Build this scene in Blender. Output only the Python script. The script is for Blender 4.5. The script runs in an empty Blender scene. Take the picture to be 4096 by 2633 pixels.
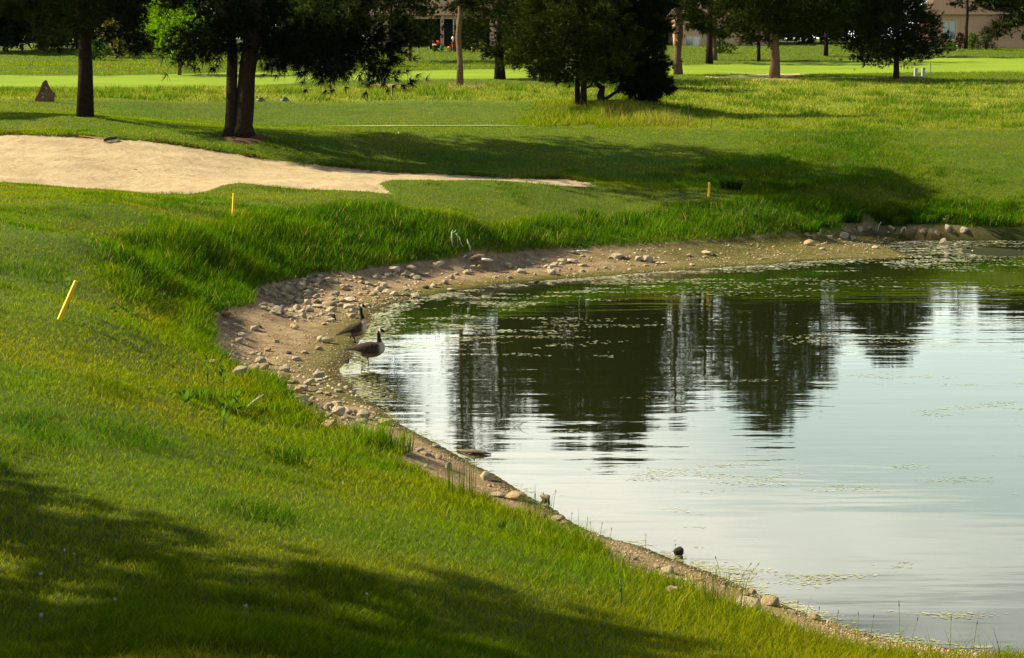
import bpy, bmesh, math, random
import numpy as np
from mathutils import Vector, Matrix
R = math.radians
rng = np.random.default_rng(7)
random.seed(7)
scene = bpy.context.scene
COL = scene.collection

# ------------------------------------------------------------ camera, sky, sun, exposure
FPX, HZ, CX, CY = 7500.0, 350.0, 2048.0, 1316.5      # photo pixels (4096 wide)
CAMH = 5.2                                            # metres above the pond
PITCH = math.atan((CY - HZ) / FPX)
cam_d = bpy.data.cameras.new('camera')
cam = bpy.data.objects.new('camera', cam_d); COL.objects.link(cam)
cam.location = (0, 0, CAMH); cam.rotation_euler = (math.pi / 2 - PITCH, 0, 0)
cam_d.sensor_width = 36; cam_d.lens = FPX / 4096 * 36
cam_d.clip_start = 0.1; cam_d.clip_end = 3000
scene.camera = cam

SUN_EL, SUN_AZ = 36.0, 11.0        # elevation; light travels to +X and a little towards the camera
world = bpy.data.worlds.new('World'); scene.world = world; world.use_nodes = True
wn, wl = world.node_tree.nodes, world.node_tree.links
for n in list(wn): wn.remove(n)
def N(tree, typ, **kw):
    n = tree.nodes.new(typ)
    for k, v in kw.items():
        if k == 'inp':
            for a, b in v.items(): n.inputs[a].default_value = b
        else: setattr(n, k, v)
    return n
wt = world.node_tree
sky = N(wt, 'ShaderNodeTexSky', sky_type='NISHITA', sun_disc=False, sun_elevation=R(SUN_EL), sun_rotation=R(-(90 - SUN_AZ)))
sky.altitude = 1600; sky.air_density = 1.0; sky.dust_density = 1.5; sky.ozone_density = 1.0
tc = N(wt, 'ShaderNodeTexCoord')
sep = N(wt, 'ShaderNodeSeparateXYZ'); wl.new(tc.outputs['Generated'], sep.inputs[0])
zz = N(wt, 'ShaderNodeMath', operation='ADD', inp={1: 0.16}); wl.new(sep.outputs[2], zz.inputs[0])
zc = N(wt, 'ShaderNodeMath', operation='MAXIMUM', inp={1: 0.05}); wl.new(zz.outputs[0], zc.inputs[0])
dx = N(wt, 'ShaderNodeMath', operation='DIVIDE'); wl.new(sep.outputs[0], dx.inputs[0]); wl.new(zc.outputs[0], dx.inputs[1])
dy = N(wt, 'ShaderNodeMath', operation='DIVIDE'); wl.new(sep.outputs[1], dy.inputs[0]); wl.new(zc.outputs[0], dy.inputs[1])
cmb = N(wt, 'ShaderNodeCombineXYZ'); wl.new(dx.outputs[0], cmb.inputs[0]); wl.new(dy.outputs[0], cmb.inputs[1])
mp = N(wt, 'ShaderNodeMapping'); mp.inputs['Location'].default_value = (1.35, 0.4, 0.0); wl.new(cmb.outputs[0], mp.inputs[0])
cn = N(wt, 'ShaderNodeTexNoise', inp={'Scale': 0.8, 'Detail': 7.0, 'Roughness': 0.55, 'Distortion': 0.3}); wl.new(mp.outputs[0], cn.inputs['Vector'])
low = N(wt, 'ShaderNodeMapRange', inp={1: 0.16, 2: 0.46, 3: 0.26, 4: -0.26}); wl.new(sep.outputs[2], low.inputs[0])
ad = N(wt, 'ShaderNodeMath', operation='ADD'); wl.new(cn.outputs[0], ad.inputs[0]); wl.new(low.outputs[0], ad.inputs[1])
cr = N(wt, 'ShaderNodeMapRange', interpolation_type='SMOOTHSTEP', inp={1: 0.47, 2: 0.70, 3: 0.0, 4: 1.0}); wl.new(ad.outputs[0], cr.inputs[0])
bg1 = N(wt, 'ShaderNodeBackground', inp={1: 0.05}); wl.new(sky.outputs[0], bg1.inputs[0])
cn2 = N(wt, 'ShaderNodeTexNoise', inp={'Scale': 1.1, 'Detail': 4.0, 'Roughness': 0.5, 'Distortion': 0.4}); wl.new(mp.outputs[0], cn2.inputs['Vector'])
cl = N(wt, 'ShaderNodeValToRGB'); wl.new(cn2.outputs[0], cl.inputs[0])
cl.color_ramp.elements[0].position = .40; cl.color_ramp.elements[0].color = (.50, .60, .55, 1); cl.color_ramp.elements[1].position = .62; cl.color_ramp.elements[1].color = (1.0, 1.0, .86, 1)
bg2 = N(wt, 'ShaderNodeBackground', inp={1: 1.14}); wl.new(cl.outputs[0], bg2.inputs[0])
mx = N(wt, 'ShaderNodeMixShader'); wl.new(cr.outputs[0], mx.inputs[0]); wl.new(bg1.outputs[0], mx.inputs[1]); wl.new(bg2.outputs[0], mx.inputs[2])
wo = N(wt, 'ShaderNodeOutputWorld'); wl.new(mx.outputs[0], wo.inputs[0])

sun_d = bpy.data.lights.new('sun', 'SUN'); sun_d.energy = 5.0; sun_d.angle = R(0.53); sun_d.color = (1.0, 0.89, 0.62)
sun = bpy.data.objects.new('sun', sun_d); COL.objects.link(sun); sun.location = (-60, 20, 60)
tr = Vector((math.cos(R(SUN_AZ)) * math.cos(R(SUN_EL)), -math.sin(R(SUN_AZ)) * math.cos(R(SUN_EL)), -math.sin(R(SUN_EL))))
sun.rotation_euler = tr.to_track_quat('-Z', 'Y').to_euler()
scene.view_settings.view_transform = 'Standard'; scene.view_settings.look = 'None'
scene.view_settings.exposure = 1.35; scene.view_settings.gamma = 1.0
scene.cycles.max_bounces = 8; scene.cycles.transparent_max_bounces = 12
scene.cycles.caustics_reflective = False; scene.cycles.caustics_refractive = False

# ------------------------------------------------------------ helpers
def tag(o, label=None, cat=None, group=None, kind=None):
    if label: o['label'] = label
    if cat: o['category'] = cat
    if group: o['group'] = group
    if kind: o['kind'] = kind
    return o
def link(name, me, mat=None, parent=None, loc=None, smooth=None):
    o = bpy.data.objects.new(name, me); COL.objects.link(o)
    if mat and me is not None and not me.materials: me.materials.append(mat)
    if parent: o.parent = parent
    if loc is not None: o.location = loc
    if smooth and me is not None: me.shade_smooth()
    return o
def empty(name, loc, rz=0.0):
    o = bpy.data.objects.new(name, None); COL.objects.link(o)
    o.location = loc; o.rotation_euler = (0, 0, rz); o.empty_display_size = 0.2
    return o
def np_mesh(name, V, F, col=None, smooth=False):
    """V (n,3); F (m,k) one polygon size; col (n,3) point colour 'tint'"""
    me = bpy.data.meshes.new(name)
    V = np.ascontiguousarray(V, np.float32); F = np.ascontiguousarray(F, np.int32)
    m, k = F.shape
    me.vertices.add(len(V)); me.vertices.foreach_set('co', V.ravel())
    me.loops.add(m * k); me.loops.foreach_set('vertex_index', F.ravel())
    me.polygons.add(m); me.polygons.foreach_set('loop_start', np.arange(0, m * k, k, dtype=np.int32))
    if smooth: me.polygons.foreach_set('use_smooth', np.ones(m, bool))
    me.update(calc_edges=True)
    if col is not None: set_col(me, 'tint', col)
    return me
def set_col(me, name, col):
    a = me.color_attributes.new(name, 'FLOAT_COLOR', 'POINT')
    c = np.ones((len(me.vertices), 4), np.float32); c[:, :col.shape[1]] = col
    a.data.foreach_set('color', c.ravel())
class MB:
    """collects shapes into one mesh"""
    def __init__(s): s.v = []; s.f = []
    def add(s, V, F):
        b = len(s.v); s.v += [tuple(map(float, p)) for p in V]; s.f += [tuple(b + i for i in f) for f in F]; return s
    def box(s, c, d, rot=None):
        V = [Vector((x * d[0] / 2, y * d[1] / 2, z * d[2] / 2)) for x in (-1, 1) for y in (-1, 1) for z in (-1, 1)]
        if rot is not None: V = [rot @ v for v in V]
        c = Vector(c)
        return s.add([v + c for v in V], [(0, 1, 3, 2), (4, 6, 7, 5), (0, 4, 5, 1), (2, 3, 7, 6), (0, 2, 6, 4), (1, 5, 7, 3)])
    def tube(s, P, rad, n=8, cap=True, wob=0.0):
        P = [Vector(p) for p in P]
        if not hasattr(rad, '__len__'): rad = [rad] * len(P)
        V = []; F = []; prev = None
        for i, p in enumerate(P):
            t = (P[min(i + 1, len(P) - 1)] - P[max(i - 1, 0)])
            if t.length < 1e-9: t = Vector((0, 0, 1))
            t.normalize()
            a = prev if prev is not None else (Vector((1, 0, 0)) if abs(t.x) < 0.9 else Vector((0, 1, 0)))
            a = (a - t * a.dot(t))
            if a.length < 1e-6: a = t.orthogonal()
            a.normalize(); b = t.cross(a); prev = a
            for k in range(n):
                q = 2 * math.pi * k / n
                r = rad[i] * (1 + (random.uniform(-wob, wob) if wob else 0))
                V.append(p + (a * math.cos(q) + b * math.sin(q)) * r)
        for i in range(len(P) - 1):
            for k in range(n):
                F.append((i * n + k, i * n + (k + 1) % n, (i + 1) * n + (k + 1) % n, (i + 1) * n + k))
        if cap:
            F.append(tuple(range(n - 1, -1, -1))); F.append(tuple((len(P) - 1) * n + k for k in range(n)))
        return s.add(V, F)
    def ball(s, c, r, nu=10, nv=7):
        if not hasattr(r, '__len__'): r = (r, r, r)
        V = []; F = []
        for j in range(nv + 1):
            th = math.pi * j / nv
            for i in range(nu):
                ph = 2 * math.pi * i / nu
                V.append((c[0] + r[0] * math.sin(th) * math.cos(ph), c[1] + r[1] * math.sin(th) * math.sin(ph), c[2] + r[2] * math.cos(th)))
        for j in range(nv):
            for i in range(nu):
                F.append((j * nu + i, (j + 1) * nu + i, (j + 1) * nu + (i + 1) % nu, j * nu + (i + 1) % nu))
        return s.add(V, F)
    def lathe(s, c, prof, n=14):
        V = []; F = []
        for r, z in prof:
            for k in range(n):
                q = 2 * math.pi * k / n; V.append((c[0] + r * math.cos(q), c[1] + r * math.sin(q), c[2] + z))
        for i in range(len(prof) - 1):
            for k in range(n): F.append((i * n + k, i * n + (k + 1) % n, (i + 1) * n + (k + 1) % n, (i + 1) * n + k))
        F.append(tuple(range(n - 1, -1, -1))); F.append(tuple((len(prof) - 1) * n + k for k in range(n)))
        return s.add(V, F)
    def prism(s, poly, y0, y1):
        """poly in (x,z), extruded along y"""
        n = len(poly)
        V = [(x, y0, z) for x, z in poly] + [(x, y1, z) for x, z in poly]
        F = [tuple(range(n)), tuple(range(2 * n - 1, n - 1, -1))] + [(i, i + n, (i + 1) % n + n, (i + 1) % n) for i in range(n)]
        return s.add(V, F)
    def mesh(s, name, smooth=False):
        me = bpy.data.meshes.new(name); me.from_pydata(s.v, [], s.f); me.update()
        bm = bmesh.new(); bm.from_mesh(me); bmesh.ops.recalc_face_normals(bm, faces=bm.faces); bm.to_mesh(me); bm.free()
        if smooth: me.shade_smooth()
        return me
    def build(s, name, mat, parent=None, loc=None, smooth=False):
        return link(name, s.mesh(name, smooth), mat, parent, loc)

# ---- numpy noise
_tab = np.random.default_rng(3).random((256, 256)).astype(np.float32)
def vnoise(x, y):
    xi = np.floor(x).astype(int); yi = np.floor(y).astype(int); fx = x - xi; fy = y - yi
    fx = fx * fx * (3 - 2 * fx); fy = fy * fy * (3 - 2 * fy)
    a = _tab[xi & 255, yi & 255]; b = _tab[(xi + 1) & 255, yi & 255]; c = _tab[xi & 255, (yi + 1) & 255]; d = _tab[(xi + 1) & 255, (yi + 1) & 255]
    return (a * (1 - fx) + b * fx) * (1 - fy) + (c * (1 - fx) + d * fx) * fy
def fbm(x, y, o=4):
    s = 0; a = 0.5; t = 0
    for i in range(o):
        s = s + a * vnoise(x + 17.3 * i, y + 9.1 * i); t += a; a *= 0.5; x = x * 2.03; y = y * 2.03
    return s / t
def sstep(a, b, x):
    t = np.clip((x - a) / (b - a), 0, 1); return t * t * (3 - 2 * t)
def seg_dist(px, py, poly):
    d = np.full(px.shape, 1e9)
    for (ax, ay), (bx, by) in zip(poly[:-1], poly[1:]):
        ex, ey = bx - ax, by - ay; L = ex * ex + ey * ey + 1e-12
        t = np.clip(((px - ax) * ex + (py - ay) * ey) / L, 0, 1)
        d = np.minimum(d, np.hypot(px - ax - t * ex, py - ay - t * ey))
    return d
def in_poly(px, py, poly):
    c = np.zeros(px.shape, bool); n = len(poly); j = n - 1
    for i in range(n):
        xi, yi = poly[i]; xj, yj = poly[j]
        if yi != yj:
            c ^= ((yi > py) != (yj > py)) & (px < (xj - xi) * (py - yi) / (yj - yi) + xi)
        j = i
    return c
# ---- pixels to rays (a pixel is only a direction; the distance comes from the ground)
def ray(px, py):
    xc = (px - CX) / FPX; yc = -(py - CY) / FPX
    c, s = math.cos(PITCH), math.sin(PITCH)
    return xc, c + yc * s, -s + yc * c
def at_D(px, py, D):
    x, y, z = ray(px, py); t = D / y; return (x * t, D, CAMH + z * t)
def at_z(px, py, zv):
    x, y, z = ray(px, py); t = (zv - CAMH) / z; return (x * t, y * t, zv)
O = 1.7095   # overview pixel to photo pixel

# ------------------------------------------------------------ terrain data
shore_o = [(2500,1540),(2396,1530),(2250,1522),(2100,1505),(2010,1480),(1937,1454),(1891,1440),(1834,1417),(1777,1395),(1709,1360),(1648,1337),(1571,1310),(1499,1280),(1427,1261),
 (1376,1244),(1335,1223),(1294,1192),(1239,1165),(1202,1141),(1154,1110),(1102,1086),(1058,1060),(1020,1038),(962,1008),(914,981),(882,949),(845,933),(823,901),(802,886),(794,864),(812,848),(828,827),
 (839,800),(855,784),(866,763),(871,739),(892,721),(935,707),(983,697),(1050,684),(1120,674),(1200,664),(1300,655),(1400,648),(1500,640),(1600,632),(1700,625),(1800,619),(1900,611),(2000,606),(2085,607),(2140,602),
 (2110,590),(2075,577),(2085,566),(2130,560),(2180,558),(2250,556),(2310,553),(2396,550)]
SHORE = [at_z(x * O, y * O, 0.0)[:2] for x, y in shore_o]
SHORE = [(60, 11.5), (26, 13.5)] + SHORE + [(34, 67), (60, 68)]
POND = SHORE                      # closed on the far right
edge_o = [(2500,1560,.3),(2396,1552,.3),(2250,1546,.3),(2100,1530,.3),(1950,1498,.3),(1803,1452,.28),(1724,1418,.28),(1620,1385,.28),(1530,1349,.28),(1442,1318,.3),(1410,1288,.3),(1348,1250,.3),(1307,1236,.3),(1246,1212,.3),(1181,1196,.3),(1123,1160,.3),
 (1068,1141,.32),(1000,1115,.34),(945,1083,.36),(924,1030,.38),(794,1004,.4),(738,992,.42),(690,960,.45),(682,928,.45),(642,904,.45),(579,886,.48),(536,869,.5),(483,838,.5),(485,827,.5),(506,795,.5),(506,757,.5),(483,745,.5),(536,728,.5),(595,712,.5),
 (597,678,.5),(642,667,.5),(730,643,.5),(828,640,.48),(869,630,.48),(905,626,.48),(981,615,.48),(1054,609,.5),(1175,597,.5),(1251,588,.5),(1327,582,.5),(1433,579,.5),(1560,573,.5),(1651,566,.48),(1743,557,.46),(1849,552,.44),(1929,553,.36),(1999,543,.3),(2035,537,.3),(2126,541,.3),(2187,543,.3),(2309,543,.3),(2396,543,.3)]
EDGE3 = [at_z(x * O, y * O, z) for x, y, z in edge_o]
EDGE3 = [(60, 10.0, .35), (26, 12.0, .3)] + EDGE3 + [(34, 69.0, .3), (60, 70, .3)]
EDGE = [p[:2] for p in EDGE3]
zc_o = [(86,1453,1.4),(600,1453,1.3),(1200,1453,.85),(1550,1453,.5),(0,1540,1.5),(600,1540,1.42),(1200,1540,.95),(1800,1540,.5),(86,1150,1.55),(500,1150,1.35),(800,1150,.8),(1000,1210,.58),(1250,1300,.6),
 (86,900,1.75),(300,900,1.5),(420,920,1.2),(560,960,.78),(620,1000,.7),(440,870,.9),(86,700,1.85),(86,600,2.0),(300,600,1.74),(300,700,1.27),(430,700,.68),(0,700,1.9),(250,780,1.5),(400,800,.85),(430,760,.72)]
dc_o = [(137,752,27.8),(86,480,45),(300,480,46),(0,480,45),(545,508,49),(700,500,51.5),(900,500,53),(450,560,44.2),(600,600,46.6),(760,580,49),(660,620,47),(1100,540,53),(1100,480,57),(1300,520,57),(1400,540,57.3),(1500,520,59.5),(1658,459,63),(1800,500,61.5),(1800,470,64),(2000,490,65.5),(2100,480,66),(2300,470,66.5),(2396,468,66.5),
 (0,424,54.5),(86,429,54.5),(250,445,54.8),(440,452,54.8),(520,433,57),(620,437,57),(760,445,57),(890,449,57),(905,420,60),(930,418,60.4),(1100,421,61.6),(1300,430,63.2),(1390,432,64),
 (0,314,66),(86,317,66),(250,322,66.5),(400,335,67),(600,362,67.5),(750,382,67.5),(900,398,67),(1100,408,66.6),(1300,415,65.8),(1420,425,65.6),(1550,440,64.5),
 (575,320,69.5),(700,340,69.5),(200,272,74),(86,300,71),(0,300,71),(400,300,74),(600,299,78),(600,297.6,82.5),(600,290,87),(800,299,79),(1000,298.6,79.5),(1150,298.6,79.5),(1300,299,79.5),(800,297,83),(1000,296,83),(1150,296,83),(1300,296.5,83),(1000,288,87),(1150,288,87),(1500,300,80),(1700,302,80),(2000,305,79),(2310,303,80),(2396,303,80),
 (900,350,71),(1200,350,72),(1500,360,72.5),(1500,420,66.5),(1800,380,71),(1900,340,75),(1900,420,68),(2250,340,75),(2250,420,68.5),(2396,420,68.5),
 (0,240,86),(86,239,86),(300,236,90),(600,236,95),(1000,236,95),(1250,240,93),(1360,240,90),(1450,236,90),(86,205,103),(600,205,106),(1000,205,108),(1300,205,108),(1000,185,118),(600,185,120),(0,185,118),
 (1700,270,90),(2000,270,90),(2300,270,90),(2396,270,90),(1700,220,105),(2000,220,105),(2300,220,105),(2396,200,114),(1700,190,117),(2000,188,120),(2300,190,119),
 (0,160,138),(300,155,142),(600,155,145),(1000,152,150),(1500,150,152),(2000,150,152),(2400,148,152),(0,142,165),(300,140,170),(600,128,178),(1000,120,185),(1300,119,187),(1700,122,180),(2000,118,185),(2300,115,188),(2396,118,188)]
ctrl = [(x, y, z) for x, y, z in EDGE3]
ctrl += [at_z(x * O, y * O, z) for x, y, z in zc_o]
ctrl += [at_D(x * O, y * O, D) for x, y, D in dc_o]
ctrl += [(0, 0, 3.4), (-8, 0, 3.5), (8, 0, 2.4), (-10, 8, 2.4), (0, 7, 2.3), (6, 9, 1.2), (-20, 15, 2.0), (-20, 30, 2.3), (-22, 50, 2.9), (-40, 20, 2.6), (-40, 60, 3.6), (-40, 90, 4.8), (-60, 140, 7.0), (40, 80, 3.3), (45, 100, 4.6), (60, 150, 7.0),
         (30, 5, 2.0), (60, 0, 3.0), (80, 70, 1.5), (-120, 120, 7), (120, 120, 5), (0, 210, 10.2), (-40, 210, 10.2), (40, 210, 10.2), (0, 270, 12), (-100, 270, 12), (100, 270, 12), (0, 480, 15), (-300, 480, 15), (300, 480, 15), (-250, 200, 10), (250, 200, 10)]
C = np.array(ctrl, float)
def kern(d2): return np.sqrt(d2 + 0.8)
n = len(C)
d2 = (C[:, None, 0] - C[None, :, 0]) ** 2 + (C[:, None, 1] - C[None, :, 1]) ** 2
A = np.zeros((n + 3, n + 3)); A[:n, :n] = -kern(d2) + np.eye(n) * -0.02 * 0
A[:n, n] = 1; A[:n, n + 1:] = C[:, :2]; A[n, :n] = 1; A[n + 1:, :n] = C[:, :2].T
A[:n, :n] += np.eye(n) * 0.02
W = np.linalg.lstsq(A, np.concatenate([C[:, 2], [0, 0, 0]]), rcond=None)[0]
def rbf(x, y):
    out = np.full(x.shape, W[n]) + W[n + 1] * x + W[n + 2] * y
    for i in range(n): out -= W[i] * kern((x - C[i, 0]) ** 2 + (y - C[i, 1]) ** 2)
    return out
def H_raw(x, y):
    x = np.asarray(x, float); y = np.asarray(y, float)
    h = rbf(x, y)
    near = (y < 80)
    wet = np.zeros(x.shape, bool); pond = np.zeros(x.shape, bool)
    wet[near] = in_poly(x[near], y[near], EDGE); pond[near] = in_poly(x[near], y[near], POND)
    ds = np.full(x.shape, 50.0); de = np.full(x.shape, 50.0)
    ds[near] = seg_dist(x[near], y[near], SHORE); de[near] = seg_dist(x[near], y[near], EDGE)
    ze = np.clip(h, 0.22, 0.55)
    beach = ze * (ds / (ds + de + 1e-6)) ** 0.85
    beach = beach + 0.02 * (fbm(x * 1.7, y * 1.7, 3) - 0.5) * sstep(0, .5, ds)
    bed = -np.minimum(0.9, 0.10 * ds + 0.03 * ds ** 1.5)
    lip = (0.07 * sstep(0, 0.35, de) + 0.03) * sstep(4, 1, de) * (.25 + .75 * sstep(24, 30, y))
    und = (fbm(x * 0.35 + 5, y * 0.35, 3) - 0.5) * 0.22 * sstep(0.2, 2.5, de) * np.where(y > 82, .6, 1) * (1 - .9 * sstep(74, 78, y) * sstep(90, 86, y))
    hh = np.where(wet, np.where(pond, bed, beach), h + lip + und)
    # little islet at the right
    ix, iy, _ = at_z(3985, 1010, 0.0)
    e = 1 - ((x - ix) / 1.1) ** 2 - ((y - iy) / 1.5) ** 2
    hh = np.where(e > -1, np.maximum(hh, 0.10 * e), hh)
    return hh, wet, pond, ds, de
# grid that is finer where the pond shore lies
ys = [-6.0]
while ys[-1] < 480:
    y = ys[-1]
    st = np.interp(y, [-6, 8, 14, 22, 45, 66, 90, 130, 200, 480], [1.2, .5, .13, .13, .14, .17, .35, .8, 1.6, 12])
    ys.append(y + st)
ys = np.array(ys)
ud = np.linspace(-0.31, 0.31, 250)
uo = 0.31 * np.exp(np.linspace(0, 1, 26)[1:] * math.log(2.6 / 0.31))
us = np.concatenate([-uo[::-1], ud, uo])
GY, GU = np.meshgrid(ys, us, indexing='ij'); GX = GU * (GY + 9)
HZg, WET, PONDM, DS, DE = H_raw(GX.ravel(), GY.ravel())
HZg = HZg.reshape(GX.shape)
def Hq(x, y):
    x = np.asarray(x, float); y = np.asarray(y, float)
    r = np.interp(y, ys, np.arange(len(ys))); c = np.interp(x / (y + 9), us, np.arange(len(us)))
    r0 = np.clip(r.astype(int), 0, len(ys) - 2); c0 = np.clip(c.astype(int), 0, len(us) - 2); fr = r - r0; fc = c - c0
    return (HZg[r0, c0] * (1 - fc) + HZg[r0, c0 + 1] * fc) * (1 - fr) + (HZg[r0 + 1, c0] * (1 - fc) + HZg[r0 + 1, c0 + 1] * fc) * fr
def hit(px, py, dmin=9.0):
    """where the ray of a photo pixel meets the ground"""
    x, y, z = ray(px, py)
    D = np.exp(np.linspace(math.log(dmin), math.log(400), 1600)); t = D / y
    below = (CAMH + z * t) < np.maximum(Hq(x * t, D), 0.0)
    i = int(np.argmax(below)) if below.any() else len(D) - 1
    a, b = D[max(i - 1, 0)], D[i]
    for _ in range(18):
        m = (a + b) / 2; t = m / y
        if CAMH + z * t < max(float(Hq(x * t, m)), 0.0): b = m
        else: a = m
    t = b / y
    return Vector((x * t, b, CAMH + z * t))
def PS(D): return FPX / D      # photo pixels per metre at a distance
def poly_px(pts): return [tuple(hit(x, y)[:2]) for x, y in pts]
def G(x, y, dz=0.0): return Vector((x, y, float(Hq(x, y)) + dz))

# ------------------------------------------------------------ zones on the ground (polygons where they lie)
def po(pts): return poly_px([(x * O, y * O) for x, y in pts])
def zo(pts): return [at_D(x * O, y * O, D)[:2] for x, y, D in pts]
BUNKER = zo([(-60,424,54.5),(86,429,54.5),(170,437,54.7),(250,445,54.8),(350,450,54.8),(440,452,54.8),(490,444,55.8),(520,434,56.8),(560,431,57.3),(620,435,57),(720,442,57),(820,448,57),(890,449,57),(915,446,57.3),(900,437,58.3),(888,430,59.2),(905,421,60),(940,418,60.5),(1020,419,61.1),(1100,421,61.6),(1200,425,62.5),(1300,430,63.2),(1380,432.5,63.9),(1396,430,64.2),
 (1370,423,64.8),(1300,416,65.5),(1200,411,66),(1100,407,66.4),(1000,403,66.7),(900,397,66.8),(820,390,67.1),(750,382,67.3),(680,373,67.3),(600,362,67.3),(520,349,67.1),(460,340,66.9),(400,334,66.8),(330,326,66.6),(250,321,66.3),(170,318,66.1),(86,317,65.8),(-60,314,65.8)])
FARBUNK = poly_px([(2790,306),(2900,301),(3000,297),(3100,293),(3190,292),(3240,297),(3170,303),(3080,307),(2960,309),(2860,309)])
FAIRWAY = poly_px([(-100,300),(400,305),(900,290),(1200,285),(1600,285),(2000,278),(2250,268),(2700,262),(3000,255),(3500,238),(3960,232),(4200,232),(4200,288),(3960,288),(3500,292),(2900,297),(2700,300),(2300,312),(2000,315),(1600,320),(1250,325),(1000,345),(600,350),(-100,352)])
BANKTALL = po([(330,720),(265,690),(225,630),(240,575),(300,555),(400,525),(560,510),(640,490),(760,490),(900,482),(1000,500),(1120,525),(1250,515),(1380,515),(1500,500),(1600,480),(1720,470),(1850,468),(1980,475),(2400,462),(2400,540),(2000,545),(1800,560),(1433,581),(1175,599),(905,630),(640,670),(597,714),(480,750),(505,830),(440,800),(430,740),(400,690)])
MOUND = po([(1560,425),(1640,395),(1700,372),(1790,352),(1830,318),(1900,306),(2070,306),(2120,345),(2160,390),(2230,430),(2100,448),(1900,448),(1720,445)])
FIELD_R = [tuple(hit(x * O, y * O)[:2]) for x, y in [(1560,297),(1700,299),(2000,302),(2450,300),(2450,190),(2310,186),(2000,188),(1800,186),(1580,188),(1450,196),(1250,200),(1000,200),(700,203),(400,205),(-60,206),(-60,234),(300,233),(600,234),(1000,234),(1240,236),(1330,233),(1520,255)]]
DEAD = po([(1370,262),(1400,246),(1470,248),(1540,266),(1600,288),(1590,296),(1480,294),(1420,288)])
TALLG = po([(1235,290),(1245,255),(1300,238),(1360,240),(1400,270),(1440,296),(1350,298),(1260,297)])
BALD = [(po([(88,480),(200,500),(270,530),(230,560),(86,580),(-40,570),(-40,490)]), (0.80, 0.95, 1.5))]
X_, Y_ = GX.ravel(), GY.ravel()
def soft(poly, x, y, w):
    s = in_poly(x, y, poly); d = seg_dist(x, y, poly + [poly[0]])
    return np.where(s, sstep(-w, w, d), sstep(-w, w, -d))
bun = soft(BUNKER, X_, Y_, 0.15); fbn = soft(FARBUNK, X_, Y_, 0.4)
HZg -= (0.10 * bun + 0.10 * fbn).reshape(HZg.shape)          # the hollow the sand lies in
fair = soft(FAIRWAY, X_, Y_, 1.0)
fieldm = soft(FIELD_R, X_, Y_, 1.5)
cut = ((X_ > 11.2) & (Y_ > 58)).astype(float)
beachm = np.where(WET, 1.0, 1 - sstep(0.0, 0.12 + .35 * cut, DE))
algae = np.where(WET, 1 - sstep(0.15, 1.6, DS), 0.0) * (Y_ > 30) + np.where(WET, 1 - sstep(0.05, 0.35, DS), 0.0) * (Y_ <= 30)
far_green = np.where(WET & (Y_ > 45), np.clip((X_ - 0.5) / 6, 0, .95), 0.0); algae = np.maximum(algae, far_green)

# ------------------------------------------------------------ materials
MATS = {}
def mat(name, col=(.5, .5, .5), rough=.8, spec=.3, noise=None, bump=None, metal=0.0, attr=None):
    """noise=(scale, amount, colour2) varies the colour; bump=(scale, strength, distance)"""
    if name in MATS: return MATS[name]
    m = bpy.data.materials.new(name); m.use_nodes = True; t = m.node_tree; b = t.nodes['Principled BSDF']
    b.inputs['Roughness'].default_value = rough; b.inputs['Specular IOR Level'].default_value = spec; b.inputs['Metallic'].default_value = metal
    src = None
    co = N(t, 'ShaderNodeTexCoord')
    if attr:
        src = N(t, 'ShaderNodeVertexColor', layer_name=attr).outputs[0]
    if noise:
        nz = N(t, 'ShaderNodeTexNoise', inp={'Scale': noise[0], 'Detail': 6.0, 'Roughness': .62}); t.links.new(co.outputs['Object'], nz.inputs['Vector'])
        rp = N(t, 'ShaderNodeMapRange', inp={1: .35, 2: .68}); t.links.new(nz.outputs[0], rp.inputs[0])
        sc = N(t, 'ShaderNodeMath', operation='MULTIPLY', inp={1: noise[1]}); t.links.new(rp.outputs[0], sc.inputs[0])
        mi = N(t, 'ShaderNodeMix', data_type='RGBA'); mi.inputs[6].default_value = (*col, 1); mi.inputs[7].default_value = (*noise[2], 1)
        if src: t.links.new(src, mi.inputs[6])
        t.links.new(sc.outputs[0], mi.inputs[0]); src = mi.outputs[2]
    if src: t.links.new(src, b.inputs['Base Color'])
    else: b.inputs['Base Color'].default_value = (*col, 1)
    if bump:
        nb = N(t, 'ShaderNodeTexNoise', inp={'Scale': bump[0], 'Detail': 6.0, 'Roughness': .65}); t.links.new(co.outputs['Object'], nb.inputs['Vector'])
        bp = N(t, 'ShaderNodeBump', inp={'Strength': bump[1], 'Distance': bump[2]}); t.links.new(nb.outputs[0], bp.inputs['Height']); t.links.new(bp.outputs[0], b.inputs['Normal'])
    MATS[name] = m; return m
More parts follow.
